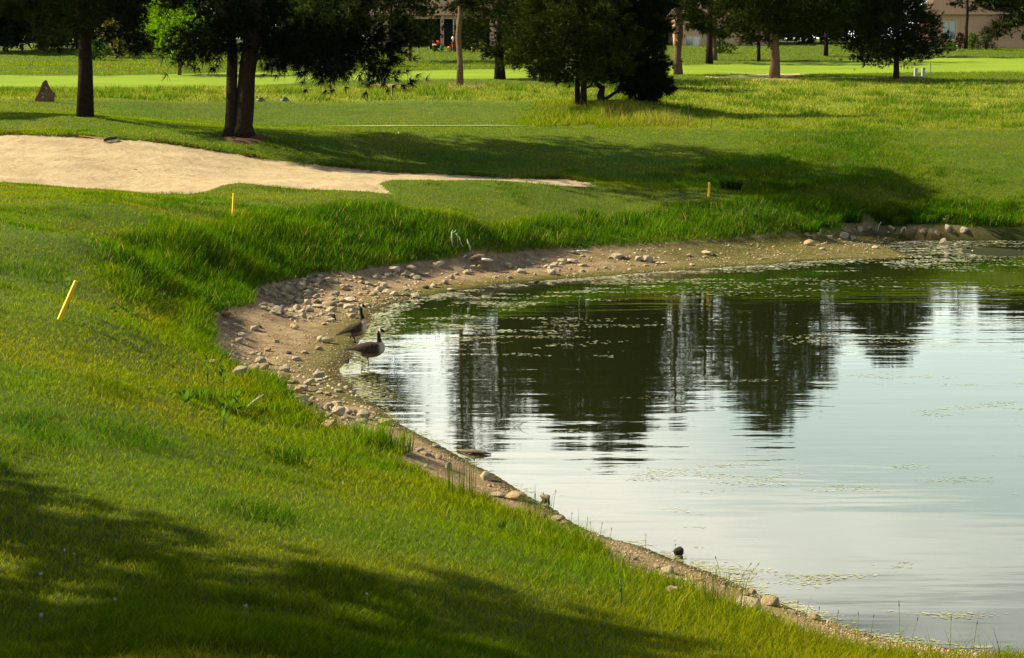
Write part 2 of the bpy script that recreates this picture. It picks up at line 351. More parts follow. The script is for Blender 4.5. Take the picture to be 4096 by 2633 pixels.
def leaf_mat(name, trans=.45, gain=1.0, gloss=0.0, tcol=(1.0, 1.0, .6)):
    m = bpy.data.materials.new(name); m.use_nodes = True; t = m.node_tree
    for nd in list(t.nodes): t.nodes.remove(nd)
    a = N(t, 'ShaderNodeVertexColor', layer_name='tint')
    d = N(t, 'ShaderNodeBsdfDiffuse'); tr_ = N(t, 'ShaderNodeBsdfTranslucent'); mi = N(t, 'ShaderNodeMixShader', inp={0: trans})
    tw = N(t, 'ShaderNodeMix', data_type='RGBA', blend_type='MULTIPLY', inp={0: 1.0}); tw.inputs[7].default_value = (*[c * gain for c in tcol], 1)
    t.links.new(a.outputs[0], tw.inputs[6]); t.links.new(a.outputs[0], d.inputs[0]); t.links.new(tw.outputs[2], tr_.inputs[0])
    t.links.new(d.outputs[0], mi.inputs[1]); t.links.new(tr_.outputs[0], mi.inputs[2])
    o = N(t, 'ShaderNodeOutputMaterial'); last = mi.outputs[0]
    if gloss:
        g = N(t, 'ShaderNodeBsdfGlossy', inp={'Roughness': .45}); g.inputs[0].default_value = (1, 1, 1, 1); m2 = N(t, 'ShaderNodeMixShader', inp={0: gloss})
        t.links.new(last, m2.inputs[1]); t.links.new(g.outputs[0], m2.inputs[2]); last = m2.outputs[0]
    t.links.new(last, o.inputs[0]); return m
M_GRASS = leaf_mat('grass_blade', .50, 1.3, 0.0, (1.0, 1.0, .4))
M_NEEDLE = leaf_mat('pine_needles', .15, 1.0, 0.0)
M_LEAF = leaf_mat('broad_leaf', .45, 1.2, 0.0)

# ground: turf, mud beach and algae film, by where they lie
mg = bpy.data.materials.new('ground'); mg.use_nodes = True; t = mg.node_tree; L = t.links; B = t.nodes['Principled BSDF']
B.inputs['Roughness'].default_value = .95; B.inputs['Specular IOR Level'].default_value = .15
zn = N(t, 'ShaderNodeVertexColor', layer_name='zone'); zs = N(t, 'ShaderNodeSeparateColor'); L.new(zn.outputs[0], zs.inputs[0])
co = N(t, 'ShaderNodeTexCoord')
def noise_n(scale, detail=6, rough=.6, vec=None, stretch=None):
    nz = N(t, 'ShaderNodeTexNoise', inp={'Scale': scale, 'Detail': float(detail), 'Roughness': rough})
    v = co.outputs['Object']
    if stretch:
        m_ = N(t, 'ShaderNodeMapping'); m_.inputs['Scale'].default_value = stretch; m_.inputs['Rotation'].default_value = (0, 0, -.10); L.new(v, m_.inputs[0]); v = m_.outputs[0]
    L.new(v, nz.inputs['Vector']); return nz.outputs[0]
def ramp(src, stops):
    r_ = N(t, 'ShaderNodeValToRGB'); e = r_.color_ramp.elements
    while len(e) < len(stops): e.new(.5)
    for el, (p, c) in zip(e, stops): el.position = p; el.color = (*c, 1)
    L.new(src, r_.inputs[0]); return r_.outputs[0]
def mixc(f, a, b, mode='MIX'):
    m_ = N(t, 'ShaderNodeMix', data_type='RGBA', blend_type=mode)
    for i, s in ((0, f), (6, a), (7, b)):
        if isinstance(s, (int, float)): m_.inputs[i].default_value = s
        elif isinstance(s, tuple): m_.inputs[i].default_value = (*s, 1)
        else: L.new(s, m_.inputs[i])
    return m_.outputs[2]
turf = ramp(noise_n(1.3, 8, .7), [(.32, (.022, .045, .002)), (.5, (.050, .085, .003)), (.68, (.11, .125, .005))])
turf = mixc(noise_n(.22, 5), turf, (.070, .105, .006))
fairc = ramp(noise_n(.35, 5, .6, stretch=(.35, 1.6, 1)), [(.32, (.12, .20, .005)), (.68, (.21, .285, .010))])
fieldc = ramp(noise_n(.9, 8, .75, stretch=(.6, 1.3, 1)), [(.34, (.09, .15, .008)), (.48, (.19, .23, .018)), (.62, (.28, .27, .06))])
c1 = mixc(zs.outputs[1], turf, fairc)
c1 = mixc(zs.outputs[2], c1, fieldc)
mud = ramp(noise_n(2.2, 9, .7), [(.3, (.14, .092, .048)), (.5, (.30, .212, .118)), (.7, (.47, .36, .22))])
mud = mixc(ramp(noise_n(26, 6, .75), [(.42, (1, 1, 1)), (.6, (0, 0, 0))]), mud, mixc(.5, mud, (.10, .06, .03)))
za = N(t, 'ShaderNodeVertexColor', layer_name='shore'); zas = N(t, 'ShaderNodeSeparateColor'); L.new(za.outputs[0], zas.inputs[0])
alc = ramp(noise_n(9, 7, .7), [(.35, (.040, .042, .006)), (.55, (.095, .088, .012)), (.72, (.17, .16, .02))])
amul = N(t, 'ShaderNodeMath', operation='MULTIPLY'); L.new(zas.outputs[0], amul.inputs[0])
an = N(t, 'ShaderNodeMapRange', inp={1: .26, 2: .48}); L.new(noise_n(3.0, 8, .75), an.inputs[0]); L.new(an.outputs[0], amul.inputs[1])
mud = mixc(amul.outputs[0], mud, alc)
bed = mixc(zas.outputs[1], mud, (.035, .045, .010))
wetc = mixc(1.0, bed, (.42, .40, .34), 'MULTIPLY'); bed = mixc(zas.outputs[2], bed, wetc)
c2 = mixc(zs.outputs[0], c1, bed)
L.new(c2, B.inputs['Base Color'])
nb1 = N(t, 'ShaderNodeBump', inp={'Strength': .9, 'Distance': .035}); L.new(noise_n(14, 8, .75), nb1.inputs['Height'])
nb2 = N(t, 'ShaderNodeBump', inp={'Strength': .6, 'Distance': .012}); L.new(noise_n(70, 4, .7), nb2.inputs['Height']); L.new(nb1.outputs[0], nb2.inputs['Normal'])
L.new(nb2.outputs[0], B.inputs['Normal'])

idx = np.arange(len(ys) * len(us)).reshape(len(ys), len(us))
F = np.stack([idx[:-1, :-1], idx[:-1, 1:], idx[1:, 1:], idx[1:, :-1]], -1).reshape(-1, 4)
gm = np_mesh('ground', np.stack([X_, Y_, HZg.ravel()], -1), F, smooth=True)
set_col(gm, 'zone', np.stack([beachm, fair, np.clip(fieldm, 0, 1)], -1))
set_col(gm, 'shore', np.stack([algae, np.where(PONDM, sstep(0.1, 2.0, DS), 0), np.where(WET, np.where(PONDM, .8, sstep(.34, .04, DS + .4 * (fbm(X_ * 1.5, Y_ * 1.5, 3) - .5))), 0)], -1))
tag(link('ground', gm, mg), kind='structure')

# ------------------------------------------------------------ water
mw = bpy.data.materials.new('pond_water'); mw.use_nodes = True; t = mw.node_tree; L = t.links
for nd in list(t.nodes): t.nodes.remove(nd)
co = N(t, 'ShaderNodeTexCoord')
w1 = noise_n(.62, 2, .45, stretch=(.40, 2.0, 1)); w2 = noise_n(1.9, 3, .5, stretch=(.45, 1.9, 1)); w3 = noise_n(14, 3, .5, stretch=(.5, 1.5, 1))
calm = N(t, 'ShaderNodeMapRange', inp={1: .36, 2: .64, 3: .25, 4: 1.0}); L.new(noise_n(.11, 3), calm.inputs[0])
b1 = N(t, 'ShaderNodeBump', inp={'Distance': .0125}); L.new(calm.outputs[0], b1.inputs['Strength']); L.new(w1, b1.inputs['Height'])
b2 = N(t, 'ShaderNodeBump', inp={'Distance': .0030}); L.new(calm.outputs[0], b2.inputs['Strength']); L.new(w2, b2.inputs['Height']); L.new(b1.outputs[0], b2.inputs['Normal'])
b3 = N(t, 'ShaderNodeBump', inp={'Distance': .00008, 'Strength': .8}); L.new(w3, b3.inputs['Height']); L.new(b2.outputs[0], b3.inputs['Normal'])
fr = N(t, 'ShaderNodeFresnel', inp={'IOR': 1.38}); L.new(b3.outputs[0], fr.inputs['Normal'])
gl = N(t, 'ShaderNodeBsdfGlossy', inp={'Roughness': .012}); L.new(b3.outputs[0], gl.inputs['Normal']); gl.inputs[0].default_value = (1, 1, .98, 1)
tp = N(t, 'ShaderNodeBsdfTransparent'); tp.inputs[0].default_value = (.62, .66, .40, 1)
df = N(t, 'ShaderNodeBsdfDiffuse'); df.inputs[0].default_value = (.030, .038, .012, 1)
m1 = N(t, 'ShaderNodeMixShader', inp={0: .35}); L.new(tp.outputs[0], m1.inputs[1]); L.new(df.outputs[0], m1.inputs[2])
m2 = N(t, 'ShaderNodeMixShader'); L.new(fr.outputs[0], m2.inputs[0]); L.new(m1.outputs[0], m2.inputs[1]); L.new(gl.outputs[0], m2.inputs[2])
L.new(m2.outputs[0], N(t, 'ShaderNodeOutputMaterial').inputs[0])
pm = bpy.data.meshes.new('water'); pm.from_pydata([(-16, 9, 0), (70, 9, 0), (70, 72, 0), (-16, 72, 0)], [], [(0, 1, 2, 3)])
tag(link('pond_water', pm, mw), kind='structure')

# ------------------------------------------------------------ sand and path
ms = bpy.data.materials.new('bunker_sand'); ms.use_nodes = True; t = ms.node_tree; L = t.links; B = t.nodes['Principled BSDF']; co = N(t, 'ShaderNodeTexCoord')
B.inputs['Roughness'].default_value = .95; B.inputs['Specular IOR Level'].default_value = .1
sc_ = ramp(noise_n(.8, 7, .65), [(.3, (.36, .265, .15)), (.55, (.46, .35, .21)), (.75, (.53, .42, .27))])
sc_ = mixc(ramp(noise_n(6, 8, .8, stretch=(.35, 1.2, 1)), [(.58, (0, 0, 0)), (.75, (1, 1, 1))]), sc_, (.30, .20, .09))
L.new(sc_, B.inputs['Base Color'])
wv = N(t, 'ShaderNodeTexWave', wave_type='BANDS', bands_direction='Y', inp={'Scale': 2.2, 'Distortion': 7.0, 'Detail': 3.0, 'Detail Scale': .6}); L.new(co.outputs['Object'], wv.inputs['Vector'])
q1 = N(t, 'ShaderNodeBump', inp={'Strength': .6, 'Distance': .04}); L.new(wv.outputs[1], q1.inputs['Height'])
q2 = N(t, 'ShaderNodeBump', inp={'Strength': 1.0, 'Distance': .10}); L.new(noise_n(4, 8, .72), q2.inputs['Height']); L.new(q1.outputs[0], q2.inputs['Normal']); L.new(q2.outputs[0], B.inputs['Normal'])
def sand(poly, name, st, dip):
    P = np.array(poly); x0, y0 = P.min(0); x1, y1 = P.max(0)
    gx = np.arange(x0 - st, x1 + st * 2, st); gy = np.arange(y0 - st, y1 + st * 2, st)
    AX, AY = np.meshgrid(gx, gy); ins = in_poly(AX.ravel(), AY.ravel(), poly); d = seg_dist(AX.ravel(), AY.ravel(), poly + [poly[0]])
    keep = ins | (d < st * 1.6)
    z = Hq(AX.ravel(), AY.ravel()) + np.where(ins, 0.035 - dip * sstep(0, 1.5, d) + 0.05 * (fbm(AX.ravel() * 1.1, AY.ravel() * 1.1, 4) - .5), -0.03) + 0.05 * sstep(.12, 0, d) * 0
    if st < .2:
        for fx_, fy_ in zip(rng.uniform(x0, x1, 300), rng.uniform(y0, y1, 300)):
            r_ = rng.uniform(.10, .22); q = ((AX.ravel() - fx_) ** 2 + ((AY.ravel() - fy_) * .8) ** 2) / r_ ** 2; w_ = q < 6
            z[w_] += np.where(ins[w_], -.020 * np.exp(-q[w_]) + .008 * np.exp(-(q[w_] - 2.2) ** 2), 0)
    ii = np.arange(AX.size).reshape(AX.shape)
    Fq = np.stack([ii[:-1, :-1], ii[:-1, 1:], ii[1:, 1:], ii[1:, :-1]], -1).reshape(-1, 4)
    Fq = Fq[keep[Fq].all(1)]
    used = np.unique(Fq); re = np.full(AX.size, -1); re[used] = np.arange(len(used))
    return tag(link(name, np_mesh(name, np.stack([AX.ravel(), AY.ravel(), z], -1)[used], re[Fq], smooth=True), ms), kind='structure')
sand(BUNKER, 'bunker_sand', .09, .0)
sand(FARBUNK, 'bunker_sand', .4, .0)
mpth = mat('path_concrete', (.42, .37, .29), .9, .2, (3, .5, (.33, .28, .21)), (30, .3, .01))
def strip(name, pts, w, m, dz=.03):
    V = []; F = []
    for i, (x, y) in enumerate(pts):
        V += [G(x, y - w / 2, dz), G(x, y + w / 2, dz)]
        if i: F.append((2 * i - 2, 2 * i, 2 * i + 1, 2 * i - 1))
    me = bpy.data.meshes.new(name); me.from_pydata(V, [], F); return tag(link(name, me, m), kind='structure')
strip('cart_path', [(x, 81.6 + .15 * math.sin(x * .2)) for x in np.linspace(-11.6, 1.2, 40)], 2.0, mpth, .06)

# ------------------------------------------------------------ grass
def blades(name, pts, h, w, tint, lean, nseg, label=None):
    """pts (n,3) roots; h, w (n,); tint (n,3); nseg 1 = one triangle, 2 = quad + tip"""
    n_ = len(pts); az = rng.random(n_) * 2 * np.pi; la = rng.random(n_) * 2 * np.pi
    sx, sy = np.cos(az) * w * .5, np.sin(az) * w * .5
    lx, ly = np.cos(la) * lean * h + 0.12 * h, np.sin(la) * lean * h
    z0 = pts[:, 2] - .01
    tipk = 1.15 + .35 * rng.random((n_, 1))
    if nseg == 1:
        V = np.empty((n_, 3, 3)); V[:, 0] = np.stack([pts[:, 0] - sx, pts[:, 1] - sy, z0], -1); V[:, 1] = np.stack([pts[:, 0] + sx, pts[:, 1] + sy, z0], -1)
        V[:, 2] = np.stack([pts[:, 0] + lx, pts[:, 1] + ly, z0 + h], -1)
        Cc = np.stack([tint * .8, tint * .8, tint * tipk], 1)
        F_ = np.arange(n_ * 3).reshape(n_, 3)
    else:
        V = np.empty((n_, 5, 3))
        V[:, 0] = np.stack([pts[:, 0] - sx, pts[:, 1] - sy, z0], -1); V[:, 1] = np.stack([pts[:, 0] + sx, pts[:, 1] + sy, z0], -1)
        V[:, 2] = np.stack([pts[:, 0] + sx * .75 + lx * .38, pts[:, 1] + sy * .75 + ly * .38, z0 + h * .55], -1); V[:, 3] = np.stack([pts[:, 0] - sx * .75 + lx * .38, pts[:, 1] - sy * .75 + ly * .38, z0 + h * .55], -1)
        V[:, 4] = np.stack([pts[:, 0] + lx, pts[:, 1] + ly, z0 + h * .93], -1)
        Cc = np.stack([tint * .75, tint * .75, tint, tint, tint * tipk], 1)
        b = (np.arange(n_) * 5)[:, None]
        F_ = np.concatenate([b + np.array([[0, 1, 2]]), b + np.array([[0, 2, 3]]), b + np.array([[3, 2, 4]])], 0)
    me = np_mesh(name, V.reshape(-1, 3), F_, Cc.reshape(-1, 3))
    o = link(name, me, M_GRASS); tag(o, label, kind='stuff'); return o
GREEN = np.array([.086, .170, .001]); DEEP = np.array([.026, .085, .002]); YEL = np.array([.180, .200, .002]); TAN = np.array([.30, .23, .085]); PALE = np.array([.17, .205, .035])
def mixn(a, b, f): return a * (1 - f[:, None]) + b * f[:, None]
def scatter(n_, y0, y1, marg=.045):
    """uniform over the ground wedge that the lens and a step to its side take in, denser close by"""
    u = rng.random(n_); inv = 1 / y0 + (1 / y1 - 1 / y0) * u; y = 1 / inv
    x = (rng.random(n_) * 2 - 1) * (y * (2048 / FPX + marg) + .8)
    return x, y
def ground_info(x, y):
    wet = in_poly(x, y, EDGE); de = seg_dist(x, y, EDGE)
    return wet, de
def grass_zone(name, cnt, y0, y1, nseg, label):
    x, y = scatter(cnt, y0, y1)
    wet, de = ground_info(x, y)
    ok = ~wet & ~in_poly(x, y, BUNKER) & ~((x > 11.2) & (y > 58) & (de < .05 + .45 * fbm(x * 1.4, y * 1.4, 2)))
    inb = soft(BANKTALL, x, y, .6); inm = soft(MOUND, x, y, 2.2); fld = soft(FIELD_R, x, y, .8); dead = soft(DEAD, x, y, 1.0) * sstep(.30, .60, fbm(x * 1.2, y * .8, 3)); tg = soft(TALLG, x, y, 1.6)
    ok &= ~in_poly(x, y, FAIRWAY) & ~in_poly(x, y, FARBUNK)
    ok &= ~((np.abs(y - 81.3) < 1.6) & (x > -12) & (x < 3.6))
    tall_edge = sstep(1.2, .15, de) * (.45 + .55 * sstep(24, 29, y)) * (y < 36) * np.where(y < 26, sstep(.46, .62, fbm(x * 1.1, y * 1.1, 3)), sstep(.25, .6, fbm(x * .9, y * .9, 3) + .1))
    clump = fbm(x * 1.3, y * 1.3, 3); clump2 = fbm(x * .45 + 40, y * .45, 3); fine = fbm(x * 5, y * 5, 2)
    rough = np.clip(np.maximum(inb, tall_edge * .9), 0, 1)
    h = .032 + .028 * rng.random(len(x)) + .022 * fine
    h = h + rough * (.05 + .52 * np.clip(clump - .22, 0, 1) ** 1.3 + .12 * rng.random(len(x)) ** 2)
    h = h + inm * (.03 + .22 * clump * clump) + fld * (.04 + .22 * clump * rng.random(len(x))) + dead * (.22 + .38 * rng.random(len(x)) ** 1.5) + tg * (.10 + .32 * rng.random(len(x)) ** 2)
    farrough = sstep(120, 135, y); h = h + farrough * .15 * clump2
    lowband = sstep(2.6, .5, de) * (y < 34); h = h + lowband * .05 * clump2
    tsel = (rng.random(len(x)) < .16) * sstep(2.6, .5, de) * sstep(.0, .3, de) * (y < 27) * sstep(.30, .55, fbm(x * .8 + 70, y * .8, 3)); h = h + tsel * (.08 + .20 * rng.random(len(x)))
    tuftm = np.clip((fbm(x * .8 + 9, y * .8 + 3, 3) - .60) * 8, 0, 1) * sstep(.8, 3, de) * (y < 70); h = h + tuftm * .06
    tint = mixn(np.tile(GREEN, (len(x), 1)), YEL, np.clip((clump2 - .30) * 2.0 + .25 * (y < 30), 0, 1) * (1 - .6 * rough))
    tint = mixn(tint, DEEP, np.clip(rough * (.25 + .9 * (1 - clump)) + inm * .7 + .6 * tuftm, 0, .85))  # mound: dark tall grass, deepened further to paint in the slope's shade
    ftuft = np.clip((fbm(x * .7 + 31, y * .7, 3) - .56) * 10, 0, 1) * fld; h = h + ftuft * .16
    tint = mixn(tint, PALE, np.clip(fld * (.25 + 1.1 * (fbm(x * .5, y * .9 + 7, 3) - .2)), 0, .9))
    tint = mixn(tint, DEEP * 1.2, ftuft * .75)
    dry = ((rng.random(len(x)) < .05 + .10 * fld * clump + .55 * dead + .12 * tg)).astype(float)
    tint = mixn(tint, TAN, dry * (.55 + .45 * rng.random(len(x))))
    tint = tint * (.50 + 1.0 * rng.random((len(x), 1)))
    hue = rng.normal(0, .08, len(x)); tint[:, 0] *= 1 + hue; 
    w = np.maximum(.0042, y / 1875 * .62) * (.7 + .6 * rng.random(len(x))) * (1 + .4 * rough)
    lean = .25 + .5 * rng.random(len(x)) + .15 * (1 - rough)
    # thinner where grass is short and far: turf shows between
    keep = ok & (rng.random(len(x)) < np.where(rough + inm + fld + dead + tg > .2, 1.0, .92))
    p = np.stack([x, y, Hq(x, y)], -1)
    return blades(name, p[keep], h[keep], w[keep], tint[keep], lean[keep], nseg, label)
GS = 1.0
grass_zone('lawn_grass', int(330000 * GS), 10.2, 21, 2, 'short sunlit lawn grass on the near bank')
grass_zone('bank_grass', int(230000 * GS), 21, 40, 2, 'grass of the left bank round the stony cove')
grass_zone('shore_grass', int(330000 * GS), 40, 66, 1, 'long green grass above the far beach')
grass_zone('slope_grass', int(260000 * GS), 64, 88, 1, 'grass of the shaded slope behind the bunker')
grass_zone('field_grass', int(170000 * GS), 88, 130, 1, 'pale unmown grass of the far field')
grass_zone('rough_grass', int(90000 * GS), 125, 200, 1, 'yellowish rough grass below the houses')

# ------------------------------------------------------------ trees
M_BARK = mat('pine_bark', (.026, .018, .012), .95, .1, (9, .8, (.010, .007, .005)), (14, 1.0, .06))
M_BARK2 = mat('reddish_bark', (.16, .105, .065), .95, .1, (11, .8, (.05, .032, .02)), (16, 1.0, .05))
M_TWIG = mat('dry_twig', (.20, .165, .12), .9, .1, (20, .5, (.10, .08, .06)))
def unit(v): return v / (np.linalg.norm(v, axis=-1, keepdims=True) + 1e-9)
def tuft_mesh(cent, dirs, size, k, width, tint, flat=.9):
    """needle tufts: k thin triangles fanned round each direction"""
    n_ = len(cent)
    d = unit(dirs)[:, None, :] + rng.normal(0, flat * .62, (n_, k, 3)); d = unit(d)
    Lh = size[:, None] * (.65 + .5 * rng.random((n_, k)))
    side = unit(np.cross(d, rng.normal(0, 1, (n_, k, 3)))) * (width * (size[:, None] / size.mean()))[..., None] * .5
    base = cent[:, None, :] + d * (size[:, None, None] * .05)
    V = np.stack([base - side, base + side, base + d * Lh[..., None]], 2)
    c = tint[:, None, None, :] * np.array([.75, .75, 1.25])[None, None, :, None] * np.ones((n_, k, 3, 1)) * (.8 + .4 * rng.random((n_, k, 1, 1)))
    return V.reshape(-1, 3), c.reshape(-1, 3)
def limb_curve(p0, az, L_, up, droop, n_=7, wob=.06):
    pts = []; 
    for i in range(n_):
        u = i / (n_ - 1)
        pts.append(np.array([p0[0] + math.cos(az) * L_ * u, p0[1] + math.sin(az) * L_ * u, p0[2] + L_ * (up * u - droop * u * u)]) + rng.normal(0, wob * L_ * u * .5, 3))
    return pts
def conifer(name, label, trunks, crown, colour, tuft=(.32, 12, .035), bark=None, group=None, extra=(), cat='tree', needles=None, twigs=0):
    """trunks: list of (points, radii) in world; crown: dict(z0,z1,R,prof,n,per,cx,cy)"""
    base = Vector(trunks[0][0][0]); t_ = empty(name, base)
    mb = MB()
    for P, rd in trunks:
        mb.tube([Vector(p) - base for p in P], rd, 12, wob=.06)
    allc, alld = [], []
    lm = MB()
    for cr_ in (crown if isinstance(crown, list) else [crown]):
        P = [np.array(p) for p in cr_['axis']]
        nl = cr_['n']; ga = rng.random() * 6.28
        for i in range(nl):
            u = (i + .5 * rng.random()) / nl
            s_ = u * (len(P) - 1); j = min(int(s_), len(P) - 2); p0 = P[j] + (P[j + 1] - P[j]) * (s_ - j)
            ga += 2.39996 + rng.normal(0, .3)
            prof = cr_['prof'](u)
            L_ = cr_['R'] * prof * (.75 + .4 * rng.random())
            if cr_.get('bias'): L_ *= 1 + cr_['bias'][0] * math.cos(ga - cr_['bias'][1])
            pts = limb_curve(p0, ga, L_, cr_.get('up', .25) * (1.2 - u) + .5 * u * cr_.get('top', .3), cr_.get('droop', .35))
            lm.tube([Vector(p) - base for p in pts], [max(.012, .035 * L_ * (1 - k / 7.2)) * cr_.get('lw', .5) for k in range(len(pts))], 5, cap=False)
            per = max(4, int(cr_['per'] * 2.5 * (.4 + prof)))
            uu = .25 + .75 * rng.random(per) ** .75
            idxs = uu * (len(pts) - 1); j0 = np.clip(idxs.astype(int), 0, len(pts) - 2); PP = np.array(pts)
            c_ = PP[j0] + (PP[j0 + 1] - PP[j0]) * (idxs - j0)[:, None]
            spread = L_ * .30 * (1.15 - uu)[:, None] + .10
            off = rng.normal(0, 1, (per, 3)) * spread * np.array([1, 1, .45])
            allc.append(c_ + off); dd = (PP[-1] - PP[0])[None, :] / max(L_, .1) * .8 + unit(off) * .7 + np.array([0, 0, .25]); alld.append(dd)
    for c_, d_ in extra: allc.append(c_); alld.append(d_)
    cent = np.concatenate(allc); dirs = np.concatenate(alld)
    g = Hq(cent[:, 0], cent[:, 1]); ok = cent[:, 2] > g + .12; cent, dirs = cent[ok], dirs[ok]
    sz = tuft[0] * (.7 + .6 * rng.random(len(cent)))
    clump = fbm(cent[:, 0] * 1.1 + cent[:, 2], cent[:, 1] * 1.1 + 3 * cent[:, 2], 3)
    tint = np.array(colour)[None, :] * (.55 + .95 * clump[:, None]) * (.8 + .4 * rng.random((len(cent), 1)))
    V, cc = tuft_mesh(cent - np.array(base), dirs, sz, tuft[1], tuft[2], tint, tuft[3] if len(tuft) > 3 else .9)
    me = np_mesh('crown', V, np.arange(len(V)).reshape(-1, 3), cc)
    link('crown', me, needles or M_NEEDLE, t_)
    mb.build('trunk', bark or M_BARK, t_, smooth=True)
    if lm.v: tag(lm.build('limbs', bark or M_BARK, t_, smooth=True), kind='stuff')
    if twigs:
        tw = MB(); sel = rng.choice(len(cent), min(twigs, len(cent)), replace=False)
        for i in sel:
            p = cent[i] - np.array(base); q = p + unit(dirs[i] + rng.normal(0, .5, 3)) * .5; m_ = (p + q) / 2 + rng.normal(0, .07, 3)
            tw.tube([p, m_, q], [.012, .009, .004], 3, cap=False)
        tag(tw.build('bare_twigs', M_TWIG, t_), kind='stuff')
    tag(t_, label, cat, group); return t_
cone = lambda u: (1 - u) ** .8 * .95 + .08
dome = lambda u: max(.15, math.sin(math.pi * min(.98, .22 + .75 * u)))
def lin(a, b, k, wob=0.0): return [tuple(np.array(a) + (np.array(b) - np.array(a)) * i / (k - 1) + (rng.normal(0, wob, 3) if 0 < i else 0)) for i in range(k)]
def simple_pine(px, py, tw_px, H, z0, Rr, label, colour, n=26, per=26, prof=dome, lean=0.0, tuft=(.36, 9, .062), bark=None, group=None, cx=0.0, droop=.35, up=.25, name='pine_tree', twigs=0, bias=None, needles=None):
    p = hit(px, py); s_ = PS(p.y); r0 = tw_px / s_ / 2
    top = (p.x + lean * H, p.y + rng.normal(0, .1), p.z + H)
    P = lin((p.x, p.y, p.z - .15), top, 9, .04)
    rd = [r0 * (1.25 if i == 0 else 1 - .85 * (i / 8) ** 1.3) for i in range(9)]
    a0 = np.array(P[0]) + (np.array(top) - np.array(P[0])) * (z0 / H) + np.array([cx, 0, 0])
    cr_ = dict(axis=[a0, np.array(top) + np.array([cx * .5, 0, 0])], n=n, per=per, R=Rr, prof=prof, droop=droop, up=up, bias=bias)
    return conifer(name, label, [(P, rd)], cr_, colour, tuft, bark, group, twigs=twigs, needles=needles)
DK = (.014, .021, .006); OL = (.040, .050, .008); MID = (.026, .036, .007)
FG = 'pines on the golf course'

# the pine at the left, crown hanging into the picture
simple_pine(340, 466, 60, 16, 3.5, 4.3, 'dark straight pine trunk behind the left end of the bunker', DK, n=34, per=60, tuft=(.40, 14, .028), droop=.55, up=.15, group=FG)
# the double-trunk pine behind the bunker
pb = hit(955, 545); sb = PS(pb.y)
def tp_(px, py, dy=0.0):
    x, y, z = at_D(px, py, pb.y + dy); return (x, y, z)
lt = [tp_(925, 552), tp_(924, 500), tp_(926, 420), tp_(928, 300), tp_(930, 200), tp_(915, 60), tp_(905, -200), tp_(900, -600)]
rt = [tp_(972, 552), tp_(974, 500), tp_(980, 420), tp_(988, 300), tp_(1003, 180), tp_(1015, 60), tp_(1030, -350), tp_(1045, -1150)]
mainl = [(tp_(1020, 190), tp_(1150, 175), tp_(1300, 185), tp_(1430, 215), tp_(1520, 260), tp_(1575, 310)), (tp_(1010, 120), tp_(1180, 120), tp_(1380, 170), tp_(1500, 180, 1.), tp_(1590, 160, 1.5)),
         (tp_(1000, 160), tp_(900, 150, -1), tp_(800, 165, -1.5), tp_(730, 190, -2)), (tp_(1010, 170), tp_(1120, 200, 1.5), tp_(1180, 190, 2.), tp_(1110, 230, 2.2)), (tp_(1020, 170), tp_(1200, 190, -1), tp_(1330, 240, -1.5), tp_(1310, 290, -1.7))]
ex = []
for Lp in mainl:
    Lp = np.array(Lp); k = len(Lp); m_ = 330
    u_ = (.15 + .85 * rng.random(m_)) * (k - 1); j0 = np.clip(u_.astype(int), 0, k - 2)
    c_ = Lp[j0] + (Lp[j0 + 1] - Lp[j0]) * (u_ - j0)[:, None]; of = rng.normal(0, 1, (m_, 3)) * np.array([.46, .46, .34])
    ex.append((c_ + of, unit(Lp[j0 + 1] - Lp[j0]) * .6 + unit(of) * .8))
conifer('pine_tree', 'big dark pine with two trunks behind the bunker, long-needled branch hanging right',
        [(lt, [.36, .24, .21, .20, .19, .17, .12, .04]), (rt, [.50, .36, .33, .31, .32, .28, .18, .05])],
        [dict(axis=[np.array(tp_(1010, -130, 1.5)), np.array(tp_(1045, -1150, 2.0))], n=44, per=46, R=6.2, prof=dome, droop=.35, up=.2), dict(axis=[np.array(tp_(925, 60)), np.array(tp_(900, -560))], n=14, per=30, R=2.6, prof=dome, droop=.5, up=.2)],  # unseen upper crown, widened and set back so its shadow covers the slope
        (.008, .012, .004), (.42, 22, .022), extra=ex, group=FG)
